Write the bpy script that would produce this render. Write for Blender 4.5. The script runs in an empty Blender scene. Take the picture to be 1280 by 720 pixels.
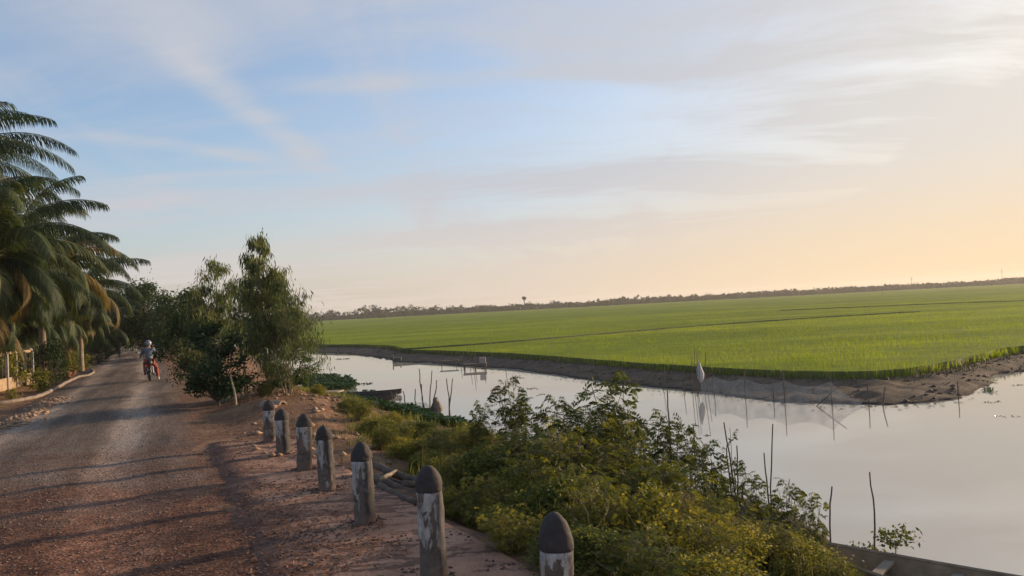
import bpy, bmesh, math, random
import numpy as np
from mathutils import Vector, Matrix, noise as mnoise
R = math.radians
rng = np.random.default_rng(7); random.seed(7)
sc = bpy.context.scene
col = sc.collection

# ------------------------------------------------------------------ camera
H = 2.36; FPX = 930.0
PITCH = math.atan(24/FPX); ROLL = math.atan(.053)
F_ = Vector((0, math.cos(PITCH), math.sin(PITCH)))
R0 = Vector((1, 0, 0)); U0 = Vector((0, -math.sin(PITCH), math.cos(PITCH)))
RR = R0*math.cos(ROLL) - U0*math.sin(ROLL); UU = R0*math.sin(ROLL) + U0*math.cos(ROLL)
cam_d = bpy.data.cameras.new('camera'); cam = bpy.data.objects.new('camera', cam_d); col.objects.link(cam)
cam_d.sensor_width = 36; cam_d.lens = FPX/1280*36; cam_d.clip_start = .05; cam_d.clip_end = 6000
M = Matrix((RR, UU, -F_)).transposed().to_4x4(); M.translation = (0, 0, H)
cam.matrix_world = M; sc.camera = cam

def ray(px, py): return RR*((px-640)/FPX) + UU*((360-py)/FPX) + F_
def P(px, py, z=0.0):
    d = ray(px, py); t = (z-H)/d.z
    return Vector((d.x*t, d.y*t, z))
def D(px, py, depth):
    d = ray(px, py); t = depth/d.y
    return Vector((d.x*t, depth, H+d.z*t))

# ------------------------------------------------------------------ helpers
def mesh_obj(name, V, faces, mat=None, parent=None, smooth=False):
    """V (n,3) array, faces: list of lists or (m,k) array"""
    me = bpy.data.meshes.new(name)
    V = np.asarray(V, dtype=np.float32).reshape(-1, 3)
    if isinstance(faces, np.ndarray):
        m, k = faces.shape
        me.vertices.add(len(V)); me.vertices.foreach_set('co', V.ravel())
        me.loops.add(m*k); me.loops.foreach_set('vertex_index', faces.ravel().astype(np.int32))
        me.polygons.add(m)
        me.polygons.foreach_set('loop_start', np.arange(0, m*k, k, dtype=np.int32))
        me.update(calc_edges=True)
    else:
        me.from_pydata(V.tolist(), [], faces); me.update()
    if smooth: me.polygons.foreach_set('use_smooth', [True]*len(me.polygons))
    o = bpy.data.objects.new(name, me); col.objects.link(o)
    if mat: me.materials.append(mat)
    if parent: o.parent = parent
    return o
def bm_obj(name, bm, mat=None, parent=None, smooth=False):
    me = bpy.data.meshes.new(name); bm.to_mesh(me); bm.free()
    if smooth: me.polygons.foreach_set('use_smooth', [True]*len(me.polygons))
    o = bpy.data.objects.new(name, me); col.objects.link(o)
    if mat: me.materials.append(mat)
    if parent: o.parent = parent
    return o
def empty(name, loc=(0, 0, 0), rz=0):
    o = bpy.data.objects.new(name, None); col.objects.link(o); o.location = loc; o.rotation_euler = (0, 0, rz)
    o.empty_display_size = .1
    return o
def tag(o, label=None, cat=None, group=None, kind=None):
    if label: o['label'] = label
    if cat: o['category'] = cat
    if group: o['group'] = group
    if kind: o['kind'] = kind
    return o
def copy_tree(o, parent=None):
    c = o.copy(); col.objects.link(c)
    if parent: c.parent = parent
    for ch in list(o.children): copy_tree(ch, c)
    return c

class MB:
    """mesh collector: tubes, boxes, polygons"""
    def __init__(s): s.v = []; s.f = []
    def add(s, vs, fs):
        b = len(s.v); s.v += [tuple(p) for p in vs]; s.f += [[i+b for i in f] for f in fs]
    def tube(s, pts, rad, n=6, cap=True):
        pts = [Vector(p) for p in pts]
        if not hasattr(rad, '__len__'): rad = [rad]*len(pts)
        vs = []; fs = []
        up = Vector((.3, .2, 1)).normalized()
        for i, p in enumerate(pts):
            a = pts[max(0, i-1)]; b = pts[min(len(pts)-1, i+1)]
            t = (b-a).normalized()
            if abs(t.dot(up)) > .97: up = Vector((1, .1, 0)).normalized()
            x = t.cross(up).normalized(); y = t.cross(x)
            for k in range(n):
                an = 2*math.pi*k/n
                vs.append(p + (x*math.cos(an)+y*math.sin(an))*rad[i])
        for i in range(len(pts)-1):
            for k in range(n):
                fs.append([i*n+k, i*n+(k+1) % n, (i+1)*n+(k+1) % n, (i+1)*n+k])
        if cap:
            fs.append(list(range(n))[::-1]); fs.append([(len(pts)-1)*n+k for k in range(n)])
        s.add(vs, fs)
    def box(s, c, sx, sy, sz, rz=0, tilt=None):
        m = Matrix.Rotation(rz, 3, 'Z')
        if tilt: m = m @ Matrix.Rotation(tilt[0], 3, 'X') @ Matrix.Rotation(tilt[1], 3, 'Y')
        vs = [Vector(c)+m@Vector((x*sx/2, y*sy/2, z*sz/2)) for z in (-1, 1) for y in (-1, 1) for x in (-1, 1)]
        s.add(vs, [[0, 2, 3, 1], [4, 5, 7, 6], [0, 1, 5, 4], [2, 6, 7, 3], [0, 4, 6, 2], [1, 3, 7, 5]])
    def lathe(s, prof, c=(0, 0, 0), n=16, sq=0):
        vs = []; fs = []
        for (r, z) in prof:
            for k in range(n):
                a = 2*math.pi*k/n
                rr = r
                if sq:
                    rr = r*(1-sq+sq*min(1/max(abs(math.cos(a)), abs(math.sin(a))), 1.30))
                vs.append((c[0]+rr*math.cos(a), c[1]+rr*math.sin(a), c[2]+z))
        for i in range(len(prof)-1):
            for k in range(n):
                fs.append([i*n+k, i*n+(k+1) % n, (i+1)*n+(k+1) % n, (i+1)*n+k])
        fs.append(list(range(n))[::-1]); fs.append([(len(prof)-1)*n+k for k in range(n)])
        s.add(vs, fs)
    def build(s, name, mat, parent=None, smooth=False):
        return mesh_obj(name, s.v, s.f, mat, parent, smooth)

def unit(a): return a/np.maximum(np.linalg.norm(a, axis=-1, keepdims=True), 1e-9)
def leaf_cards(C, Dr, L, W, N=None, fold=.15):
    """diamond leaves: base C, direction Dr, length L, width W -> V, F (quads)"""
    n = len(C); L = np.broadcast_to(L, (n,))[:, None]; W = np.broadcast_to(W, (n,))[:, None]
    Dr = unit(Dr)
    if N is None: N = rng.normal(size=(n, 3))
    S = unit(np.cross(Dr, N)); Nn = unit(np.cross(S, Dr))
    a = C; b = C+Dr*L*.45+S*W*.5+Nn*W*fold; c = C+Dr*L; d = C+Dr*L*.45-S*W*.5+Nn*W*fold
    V = np.stack([a, b, c, d], 1).reshape(-1, 3)
    Fc = np.arange(4*n).reshape(n, 4)
    return V, Fc

# ------------------------------------------------------------------ materials
class NT:
    def __init__(s, m): s.t = m.node_tree; s.n = s.t.nodes; s.l = s.t.links
    def new(s, ty, **kw):
        n = s.n.new(ty)
        for k, v in kw.items(): setattr(n, k, v)
        return n
    def link(s, a, b): s.l.new(a, b)
    def math(s, op, a, b=None, c=None):
        n = s.new('ShaderNodeMath', operation=op)
        for i, x in enumerate((a, b, c)):
            if x is None: continue
            if isinstance(x, (int, float)): n.inputs[i].default_value = x
            else: s.link(x, n.inputs[i])
        return n.outputs[0]
    def mix(s, f, a, b, blend='MIX'):
        n = s.new('ShaderNodeMix', data_type='RGBA', blend_type=blend)
        for i, x in ((0, f), (6, a), (7, b)):
            if isinstance(x, (int, float)): n.inputs[i].default_value = x
            elif isinstance(x, tuple): n.inputs[i].default_value = (*x, 1) if len(x) == 3 else x
            else: s.link(x, n.inputs[i])
        return n.outputs[2]
    def noise(s, vec, scale, detail=4, rough=.55, dist=0):
        n = s.new('ShaderNodeTexNoise'); n.inputs['Scale'].default_value = scale
        n.inputs['Detail'].default_value = detail; n.inputs['Roughness'].default_value = rough
        n.inputs['Distortion'].default_value = dist
        if vec is not None: s.link(vec, n.inputs['Vector'])
        return n.outputs[0]
    def ramp(s, f, stops):
        n = s.new('ShaderNodeValToRGB'); cr = n.color_ramp
        while len(cr.elements) < len(stops): cr.elements.new(.5)
        for e, (p, c) in zip(cr.elements, stops):
            e.position = p; e.color = (*c, 1) if isinstance(c, tuple) else (c, c, c, 1)
        s.link(f, n.inputs[0]); return n.outputs[0]
    def maprange(s, v, a, b, c=0, d=1, smooth=True):
        n = s.new('ShaderNodeMapRange'); n.interpolation_type = 'SMOOTHSTEP' if smooth else 'LINEAR'
        s.link(v, n.inputs[0])
        for i, x in enumerate((a, b, c, d)): n.inputs[i+1].default_value = x
        return n.outputs[0]
    def mapping(s, vec, scale=(1, 1, 1), rot=(0, 0, 0), loc=(0, 0, 0)):
        n = s.new('ShaderNodeMapping'); s.link(vec, n.inputs[0])
        n.inputs['Scale'].default_value = scale; n.inputs['Rotation'].default_value = rot; n.inputs['Location'].default_value = loc
        return n.outputs[0]
def new_mat(name):
    m = bpy.data.materials.new(name); m.use_nodes = True
    t = NT(m); bsdf = t.n['Principled BSDF']; return m, t, bsdf
def bump(t, bsdf, h, strength=.5, dist=.02):
    b = t.new('ShaderNodeBump'); b.inputs['Strength'].default_value = strength; b.inputs['Distance'].default_value = dist
    t.link(h, b.inputs['Height']); t.link(b.outputs[0], bsdf.inputs['Normal'])
def simple(name, c1, c2, scale=5, rough=.8, bs=.3, bd=.01, obj=True, metal=0, c3=None):
    m, t, b = new_mat(name)
    tc = t.new('ShaderNodeTexCoord'); v = tc.outputs['Object']
    n = t.noise(v, scale, 6, .6)
    stops = [(.3, c1), (.68, c2)] if c3 is None else [(.28, c1), (.5, c2), (.7, c3)]
    t.link(t.ramp(n, stops), b.inputs['Base Color'])
    b.inputs['Roughness'].default_value = rough; b.inputs['Metallic'].default_value = metal
    if bs: bump(t, b, t.noise(v, scale*6, 5, .6), bs, bd)
    return m
def foliage(name, c1, c2, c3=None, trans=.35, rough=.6, nscale=3.0, spec=.18):
    m, t, b = new_mat(name)
    tc = t.new('ShaderNodeTexCoord'); geo = t.new('ShaderNodeNewGeometry'); oi = t.new('ShaderNodeObjectInfo')
    n = t.noise(tc.outputs['Object'], nscale, 4, .65)
    rnd = geo.outputs['Random Per Island']
    f = t.math('ADD', t.math('MULTIPLY', n, .75), t.math('MULTIPLY', rnd, .45))
    f = t.math('SUBTRACT', t.math('ADD', f, t.math('MULTIPLY', oi.outputs['Random'], .34)), .28)
    st = [(.25, c1), (.6, c2)] + ([(.85, c3)] if c3 else [])
    colr = t.ramp(f, st)
    t.link(colr, b.inputs['Base Color'])
    b.inputs['Roughness'].default_value = rough; b.inputs['Specular IOR Level'].default_value = spec
    tr = t.new('ShaderNodeBsdfTranslucent'); 
    tcol = t.mix(1.0, colr, (1.25, 1.2, .55), 'MULTIPLY'); t.link(tcol, tr.inputs[0])
    ms = t.new('ShaderNodeMixShader'); ms.inputs[0].default_value = trans
    t.link(b.outputs[0], ms.inputs[1]); t.link(tr.outputs[0], ms.inputs[2])
    t.link(ms.outputs[0], t.n['Material Output'].inputs[0])
    return m

MT = {}
MT['euc'] = foliage('eucalyptus_leaf', (.05, .075, .032), (.125, .155, .065), (.24, .24, .09), trans=.4)
MT['dark_leaf'] = foliage('dark_broad_leaf', (.02, .042, .02), (.05, .085, .032), (.11, .14, .05), trans=.3)
MT['palm'] = foliage('palm_leaf', (.022, .040, .022), (.052, .078, .038), (.12, .13, .055), trans=.3, nscale=1.2)
MT['palm_dry'] = foliage('dry_palm_leaf', (.11, .085, .035), (.20, .15, .06), trans=.3)
MT['mimosa'] = foliage('feathery_leaf', (.055, .08, .017), (.16, .17, .035), (.38, .33, .07), trans=.35, nscale=1.5)
MT['mimosa_gold'] = foliage('golden_feathery_leaf', (.08, .095, .02), (.24, .225, .045), (.46, .37, .085), trans=.42, nscale=1.5)
MT['pinnate_dark'] = foliage('dark_pinnate_leaf', (.035, .052, .016), (.085, .105, .032), (.18, .17, .05), trans=.4, nscale=2)
MT['grass'] = foliage('bank_grass', (.07, .10, .02), (.16, .18, .04), (.28, .25, .07), trans=.4, nscale=.8)
MT['dry_grass'] = foliage('dry_grass', (.14, .10, .045), (.26, .19, .085), (.36, .28, .12), trans=.3, nscale=1)
MT['hyacinth'] = foliage('water_hyacinth_leaf', (.02, .05, .014), (.045, .09, .022), (.09, .15, .04), trans=.2, nscale=1.5, rough=.35)
MT['far_leaf'] = foliage('distant_leaf', (.02, .03, .016), (.04, .05, .022), trans=.15, nscale=.3)
MT['bark'] = simple('bark', (.12, .09, .06), (.28, .21, .14), 6, .9, .6)
MT['dark_bark'] = simple('dark_bark', (.05, .035, .025), (.12, .09, .06), 8, .9, .6)
MT['stake'] = simple('weathered_stake', (.055, .042, .03), (.13, .10, .07), 9, .9, .5)
MT['bamboo'] = simple('dry_bamboo', (.22, .16, .09), (.36, .27, .15), 7, .7, .3)
MT['wood_dark'] = simple('wet_dark_wood', (.03, .024, .02), (.075, .058, .045), 4, .75, .5)
MT['wood_boat'] = simple('weathered_boat_wood', (.15, .11, .070), (.31, .235, .15), 3.5, .8, .5)
MT['wood_inner'] = simple('pale_boat_rib', (.17, .14, .10), (.27, .22, .16), 5, .8, .4)
MT['wood_orange'] = simple('fresh_orange_plank', (.45, .25, .11), (.62, .38, .18), 5, .7, .3)
MT['log'] = simple('log_bark', (.05, .038, .03), (.15, .11, .08), 7, .9, .8, .02)
MT['white_paint'] = simple('weathered_white_paint', (.40, .37, .33), (.62, .59, .54), 9, .7, .3)
MT['plaster'] = simple('ochre_plaster', (.20, .14, .085), (.38, .27, .16), 4, .85, .4)
MT['clay'] = simple('terracotta', (.28, .085, .05), (.42, .15, .09), 6, .8, .3)
MT['kerb'] = simple('pale_kerb_stone', (.12, .09, .07), (.25, .20, .155), 5, .85, .6)
MT['concrete'] = simple('old_concrete', (.18, .155, .13), (.33, .29, .25), 5, .9, .6)
MT['bag'] = simple('grey_plastic_bag', (.38, .35, .34), (.55, .51, .49), 8, .6, .5)
MT['cloth'] = simple('brown_sack_cloth', (.10, .075, .055), (.20, .15, .11), 8, .9, .7)
MT['jacket'] = simple('slate_blue_jacket', (.09, .11, .15), (.14, .17, .23), 14, .85, .4)
MT['trousers'] = simple('coral_red_trousers', (.20, .045, .032), (.30, .075, .05), 14, .85, .4)
MT['skin'] = simple('skin', (.38, .20, .13), (.46, .26, .17), 9, .6, .1)
MT['black'] = simple('black_plastic', (.015, .015, .017), (.03, .03, .033), 8, .4, .1)
MT['bikered'] = simple('red_fairing', (.16, .015, .012), (.22, .025, .018), 8, .3, 0)
MT['metal'] = simple('dull_metal', (.09, .09, .09), (.16, .16, .16), 10, .5, .1, metal=.3)
MT['plate'] = simple('white_plate', (.3, .3, .3), (.42, .42, .42), 10, .5, 0)
MT['helmet'] = simple('grey_blue_helmet', (.16, .19, .24), (.24, .28, .34), 5, .25, 0)
MT['stone'] = simple('loose_stone', (.08, .05, .04), (.24, .165, .13), 22, .9, .4)
MT['litter'] = simple('dry_leaf_litter', (.12, .055, .03), (.42, .21, .11), 14, .9, 0)
MT['mirror'] = simple('mirror_glass', (.7, .7, .7), (.8, .8, .8), 3, .1, 0, metal=1)

def glass_lens(name, c, em=0):
    m, t, b = new_mat(name); b.inputs['Base Color'].default_value = (*c, 1); b.inputs['Roughness'].default_value = .2
    return m
MT['tail_lens'] = glass_lens('red_tail_lens', (.25, .012, .012))

def net_mat():
    m, t, b = new_mat('fine_fishing_net')
    b.inputs['Base Color'].default_value = (.40, .37, .33, 1); b.inputs['Roughness'].default_value = .8
    tc = t.new('ShaderNodeTexCoord'); n = t.noise(tc.outputs['Object'], 3.0, 4, .6)
    tr = t.new('ShaderNodeBsdfTransparent'); ms = t.new('ShaderNodeMixShader')
    t.link(t.maprange(n, .3, .7, .22, .5), ms.inputs[0]); t.link(tr.outputs[0], ms.inputs[1]); t.link(b.outputs[0], ms.inputs[2])
    t.link(ms.outputs[0], t.n['Material Output'].inputs[0]); return m
MT['net'] = net_mat()

def bollard_paint():
    m, t, b = new_mat('peeling_bollard_paint')
    tc = t.new('ShaderNodeTexCoord'); v = tc.outputs['Object']; oi = t.new('ShaderNodeObjectInfo')
    off = t.new('ShaderNodeCombineXYZ'); t.link(t.math('MULTIPLY', oi.outputs['Random'], 37.0), off.inputs[2])
    va = t.new('ShaderNodeVectorMath', operation='ADD'); t.link(v, va.inputs[0]); t.link(off.outputs[0], va.inputs[1]); vv = va.outputs[0]
    stretch = t.mapping(vv, (1, 1, .35))
    chips = t.noise(stretch, 9.5, 9, .74, .6)
    sep = t.new('ShaderNodeSeparateXYZ'); t.link(v, sep.inputs[0])
    up = t.math('MULTIPLY', sep.outputs[2], .20)
    paint = t.maprange(t.math('ADD', chips, up), .585, .61)
    conc = t.ramp(t.noise(vv, 12, 8, .7), [(.3, (.055, .041, .033)), (.7, (.16, .12, .096))])
    white = t.ramp(t.noise(stretch, 20, 6, .7), [(.3, (.20, .18, .165)), (.7, (.46, .43, .40))])
    c = t.mix(paint, conc, white)
    # near-black tone down one side, its border broken by noise
    sx = t.math('ADD', t.math('MULTIPLY', sep.outputs[0], 6.0), t.math('MULTIPLY', t.noise(stretch, 5, 6, .7), 1.5))
    side_dark = t.maprange(sx, .95, 1.2)
    c = t.mix(t.math('MULTIPLY', side_dark, .88), c, (.028, .024, .022))
    rust = t.maprange(t.noise(vv, 3.3, 5, .6), .6, .68)
    c = t.mix(t.math('MULTIPLY', rust, .45), c, (.26, .13, .085))
    low = t.maprange(t.math('ADD', sep.outputs[2], t.math('MULTIPLY', t.noise(vv, 8, 4), .18)), .22, .08)
    c = t.mix(t.math('MULTIPLY', low, .75), c, (.17, .10, .075))
    t.link(c, b.inputs['Base Color']); b.inputs['Roughness'].default_value = .85
    bump(t, b, t.math('ADD', t.math('MULTIPLY', paint, .35), t.noise(vv, 26, 8, .7)), .7, .012)
    return m
MT['bollard'] = bollard_paint()
def bollard_cap():
    m, t, b = new_mat('dark_bollard_cap')
    tc = t.new('ShaderNodeTexCoord'); v = tc.outputs['Object']
    c = t.ramp(t.noise(v, 9, 8, .7), [(.3, (.018, .014, .013)), (.62, (.042, .033, .03)), (.8, (.10, .082, .07))])
    t.link(c, b.inputs['Base Color']); b.inputs['Roughness'].default_value = .85
    bump(t, b, t.noise(v, 24, 8, .7), .7, .012); return m
MT['cap'] = bollard_cap()

# ------------------------------------------------------------------ terrain
ZW = -1.5; ZF = -1.15; ZC = -.86
far_shore_px = [(400, 441), (430, 443), (462, 446), (480, 449), (500, 453), (530, 454), (560, 456), (600, 459), (640, 461), (680, 467), (720, 473), (760, 478), (800, 483), (860, 489), (900, 493), (960, 500), (1020, 504), (1080, 506), (1120, 506), (1160, 503), (1195, 498), (1215, 491), (1235, 482), (1250, 468), (1268, 465), (1300, 463)]
far_shore = [(-75, 190), (-38, 115), (-27, 95)] + [tuple(P(x, y, ZW).xy) for x, y in far_shore_px] + [(34, 36), (60, 46), (120, 60)]
near_shore = [(120, -60), (12, -20), (8, 3), (6.2, 6), (4.6, 8.2), (3.7, 10), (3.7, 12), (3.6, 14.2), (1.6, 17.6), (0, 20.4), (-2.1, 24.0), (-4.7, 27.8), (-6.6, 30.8), (-8.6, 35), (-12.5, 42), (-17, 55), (-27, 80), (-45, 112), (-84, 190)]
WATER = np.array(near_shore + far_shore, float)
field_px = [(390, 433), (450, 434), (490, 436), (510, 441), (560, 443), (600, 445), (640, 447), (700, 452), (760, 457.5), (800, 461), (870, 466), (930, 470), (980, 472.5), (1040, 474), (1100, 473.5), (1140, 470), (1170, 465), (1200, 458), (1240, 449), (1290, 439)]
field_edge = [(-70, 192), (-30, 108)] + [tuple(P(x, y, ZF).xy) for x, y in field_px] + [(40, 40.5), (70, 53), (130, 68)]
FIELD = np.array(field_edge + [(1400, 68), (1400, 1400), (-1400, 1400), (-600, 1400)], float)
plateau = [(60, -60), (9, -20), (4.4, -2), (2.6, 2), (.83, 5.15), (-.21, 7), (-1.66, 9.6), (-2.9, 12), (-4.0, 14.4), (-4.6, 18), (-5.6, 21.5), (-8.4, 26), (-13, 33.5), (-17, 43), (-22, 55), (-32, 81), (-50, 113), (-90, 190), (-600, 1400), (-1400, 1400), (-1400, -1400), (60, -1400)]
PLAT = np.array(plateau, float)

def pt_in(poly, X, Y):
    ins = np.zeros(X.shape, bool); n = len(poly)
    for i in range(n):
        x1, y1 = poly[i]; x2, y2 = poly[(i+1) % n]
        c = ((y1 > Y) != (y2 > Y))
        with np.errstate(divide='ignore', invalid='ignore'):
            xi = (x2-x1)*(Y-y1)/(y2-y1+1e-30)+x1
        ins ^= c & (X < xi)
    return ins
def pt_dist(poly, X, Y, closed=True):
    d = np.full(X.shape, 1e9); n = len(poly)
    for i in range(n if closed else n-1):
        x1, y1 = poly[i]; x2, y2 = poly[(i+1) % n]
        dx, dy = x2-x1, y2-y1
        t = np.clip(((X-x1)*dx+(Y-y1)*dy)/(dx*dx+dy*dy+1e-12), 0, 1)
        d = np.minimum(d, np.hypot(X-x1-t*dx, Y-y1-t*dy))
    return d
def vnoise(X, Y, s, seed=0):
    """cheap value noise (vectorised)"""
    x = X/s+seed*17.3; y = Y/s+seed*9.1
    xi = np.floor(x); yi = np.floor(y); fx = x-xi; fy = y-yi
    fx = fx*fx*(3-2*fx); fy = fy*fy*(3-2*fy)
    def h(a, b): 
        q = np.sin(a*127.1+b*311.7)*43758.5453; return q-np.floor(q)
    return (h(xi, yi)*(1-fx)+h(xi+1, yi)*fx)*(1-fy)+(h(xi, yi+1)*(1-fx)+h(xi+1, yi+1)*fx)*fy
# road centre and half width
road_c = [(1.8, -12), (-.6, -4), (-3.2, 2), (-5.4, 7), (-7.7, 11.5), (-10.4, 17.5), (-13, 23.3), (-16.3, 30.5), (-20.5, 39), (-27, 52), (-37, 71), (-52, 99), (-75, 128), (-120, 170), (-200, 230)]
road_w = [3.2, 3.2, 3.1, 3.0, 2.9, 2.75, 2.6, 2.45, 2.4, 2.4, 2.4, 2.4, 2.4, 2.4, 2.4]
ROAD = np.array(road_c, float)
def terrain(X, Y):
    X = np.asarray(X, float); Y = np.asarray(Y, float)
    # wiggle the shoreline
    wx = X+(vnoise(X, Y, 1.7, 1)-.5)*.5+(vnoise(X, Y, .5, 5)-.5)*.18; wy = Y+(vnoise(X, Y, 1.7, 2)-.5)*.5+(vnoise(X, Y, .5, 6)-.5)*.18
    inw = pt_in(WATER, wx, wy); dw = pt_dist(WATER, wx, wy)
    inf = pt_in(FIELD, X, Y); df = pt_dist(FIELD, X, Y)
    inp = pt_in(PLAT, X, Y); dp = pt_dist(PLAT, X, Y)
    farside = inf | (df < dp)
    z = np.where(farside, ZF, 0.0)
    dd = np.where(farside, df, dp)
    t = np.clip(dw/(dw+dd+1e-6), 0, 1)
    slope = ZW+(np.where(farside, ZF, 0.0)-ZW)*(t**.8)
    mid = ~(inf | inp)
    bumps = (vnoise(X, Y, .9, 3)-.5)*.22+(vnoise(X, Y, .38, 4)-.5)*.13
    z = np.where(mid & ~inw, slope+bumps*np.where(farside, .75, 1.0)*np.clip(dw/.7, .1, 1)*np.clip(dd/.5, 0, 1)+.02, z)
    z = np.where(inw, ZW-.02-np.clip(dw*.45, 0, 1.0), z)
    # gentle roughness on the near plateau away from the slab/road
    rough = (vnoise(X, Y, 2.2, 7)-.5)*.10+(vnoise(X, Y, .6, 8)-.5)*.05
    dr = pt_dist(ROAD, X, Y, False)
    w = np.clip((dr-3.0)/1.5, 0, 1)*np.clip((Y-15.0)/3, 0, 1)
    z = np.where(inp, z+rough*w+w*.08, z)
    z = np.where(inp, z+(vnoise(X, Y, .5, 9)-.5)*.02, z)
    # low mound by the trees right of the road
    z = np.where(inp, z+.25*np.clip((dr-3.2)/1.2, 0, 1)*np.exp(-((X+7.2)**2/3.5+(Y-19.0)**2/4)), z)
    return z
def tz(x, y): return float(terrain(np.array([x]), np.array([y]))[0])

def axis(fine0, fine1, step, lo, hi, g=1.09):
    a = list(np.arange(fine0, fine1+1e-6, step)); s = step; v = fine1
    while v < hi: s *= g; v += s; a.append(min(v, hi))
    s = step; v = fine0; b = []
    while v > lo: s *= g; v -= s; b.append(max(v, lo))
    return np.array(b[::-1]+a)
ax = axis(-24, 24, .22, -1400, 1400); ay = axis(3, 42, .22, -300, 1400)
GX, GY = np.meshgrid(ax, ay); GZ = terrain(GX, GY)
nx, ny = len(ax), len(ay)
ii = np.arange(nx*ny).reshape(ny, nx)
gf = np.stack([ii[:-1, :-1], ii[:-1, 1:], ii[1:, 1:], ii[1:, :-1]], -1).reshape(-1, 4)

def ground_mat():
    m, t, b = new_mat('bank_soil')
    geo = t.new('ShaderNodeNewGeometry'); v = geo.outputs['Position']
    n1 = t.noise(v, .9, 8, .65); n2 = t.noise(v, 7, 8, .7); n3 = t.noise(v, 34, 4, .6)
    soil = t.ramp(n1, [(.3, (.13, .068, .043)), (.5, (.20, .115, .070)), (.7, (.30, .19, .115))])
    grain = t.ramp(n2, [(.3, (.45, .43, .42)), (.5, (1, 1, 1)), (.72, (1.5, 1.4, 1.25))])
    soil = t.mix(.8, soil, grain, 'MULTIPLY')
    straw = t.maprange(t.noise(v, 2.1, 6, .7), .55, .66)
    soil = t.mix(t.math('MULTIPLY', straw, .55), soil, (.30, .22, .12))
    sep = t.new('ShaderNodeSeparateXYZ'); t.link(v, sep.inputs[0])
    mud = t.ramp(t.noise(v, 1.3, 8, .7), [(.3, (.065, .050, .036)), (.7, (.165, .125, .085))])
    mud = t.mix(.8, mud, grain, 'MULTIPLY')
    far = t.maprange(t.math('SUBTRACT', sep.outputs[2], t.math('MULTIPLY', n1, .5)), -1.1, -.75)
    c = t.mix(far, mud, soil)
    wet = t.maprange(t.math('ADD', sep.outputs[2], t.math('MULTIPLY', n2, .10)), -1.43, -1.36)
    c = t.mix(wet, (.035, .030, .024), c)
    t.link(c, b.inputs['Base Color']); b.inputs['Roughness'].default_value = .95
    b.inputs['Specular IOR Level'].default_value = .15
    bump(t, b, t.math('ADD', n2, t.math('MULTIPLY', n3, .4)), .9, .06)
    return m
MT['ground'] = ground_mat()
g = mesh_obj('ground', np.stack([GX.ravel(), GY.ravel(), GZ.ravel()], 1), gf, MT['ground'], smooth=True)
tag(g, kind='structure', label='reddish brown dirt ground and muddy canal banks')

# ---- road
def road_mat():
    m, t, b = new_mat('gravel_road')
    geo = t.new('ShaderNodeNewGeometry'); v = geo.outputs['Position']
    along = t.mapping(v, (1, 1, 1), (0, 0, R(-24)))      # y axis now along the road
    tracks = t.mapping(along, (1.0, .12, 1))
    n1 = t.noise(tracks, 1.1, 7, .65); n2 = t.noise(v, 4.5, 9, .75); n3 = t.noise(v, 38, 4, .7)
    vor = t.new('ShaderNodeTexVoronoi'); vor.inputs['Scale'].default_value = 26; t.link(v, vor.inputs['Vector'])
    grey = t.ramp(n1, [(.32, (.10, .086, .075)), (.5, (.19, .165, .142)), (.68, (.32, .28, .24))])
    red = t.ramp(n2, [(.32, (.070, .037, .026)), (.5, (.15, .078, .052)), (.68, (.26, .148, .098))])
    sep = t.new('ShaderNodeSeparateXYZ'); t.link(v, sep.inputs[0])
    k = t.math('ADD', t.math('MULTIPLY', sep.outputs[1], .11), t.math('MULTIPLY', t.noise(v, .55, 6, .6), 1.6))
    f = t.maprange(k, 1.6, 2.6)
    c = t.mix(f, red, grey)
    at = t.new('ShaderNodeAttribute', attribute_name='across')
    ua = t.math('ADD', t.math('ABSOLUTE', at.outputs['Fac']), t.math('MULTIPLY', t.math('SUBTRACT', t.noise(v, 1.2, 5, .6), .5), .25))
    dtr = t.math('ABSOLUTE', t.math('SUBTRACT', ua, .42))
    wear = t.maprange(dtr, .04, .24, 1.0, 0.0)
    c = t.mix(1.0, c, t.ramp(wear, [(0, (.72, .68, .66)), (1, (1.32, 1.28, 1.24))]), 'MULTIPLY')
    edge = t.maprange(ua, .72, .95); c = t.mix(t.math('MULTIPLY', edge, .7), c, red)
    grain = t.ramp(n3, [(.34, (.35, .33, .32)), (.5, (1, 1, 1)), (.66, (2.1, 1.95, 1.8))])
    c = t.mix(.85, c, grain, 'MULTIPLY')
    peb = t.ramp(vor.outputs['Color'], [(.0, (.6, .6, .6)), (.6, (1.0, 1.0, 1.0)), (.95, (1.9, 1.75, 1.6))])
    c = t.mix(.6, c, peb, 'MULTIPLY')
    t.link(c, b.inputs['Base Color']); b.inputs['Roughness'].default_value = .95; b.inputs['Specular IOR Level'].default_value = .12
    h = t.math('ADD', t.math('MULTIPLY', n2, .9), t.math('ADD', t.math('MULTIPLY', n3, .45), t.math('MULTIPLY', vor.outputs['Distance'], -.5)))
    bump(t, b, h, .9, .05)
    return m
MT['road'] = road_mat()
def resample(pts, w, step):
    out = []; ow = []
    for i in range(len(pts)-1):
        a = Vector(pts[i]); b2 = Vector(pts[i+1]); p0 = Vector(pts[max(i-1, 0)]); p3 = Vector(pts[min(i+2, len(pts)-1)])
        n = max(1, int((b2-a).length/step))
        for k in range(n):
            t = k/n
            q = .5*((2*a)+(b2-p0)*t+(2*p0-5*a+4*b2-p3)*t*t+(3*a-p0-3*b2+p3)*t**3)
            out.append(q); ow.append(w[i]*(1-t)+w[i+1]*t)
    out.append(Vector(pts[-1])); ow.append(w[-1]); return out, ow
rc, rw = resample(road_c, road_w, .35)
rv = []; ru = []; NC = 26
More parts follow.
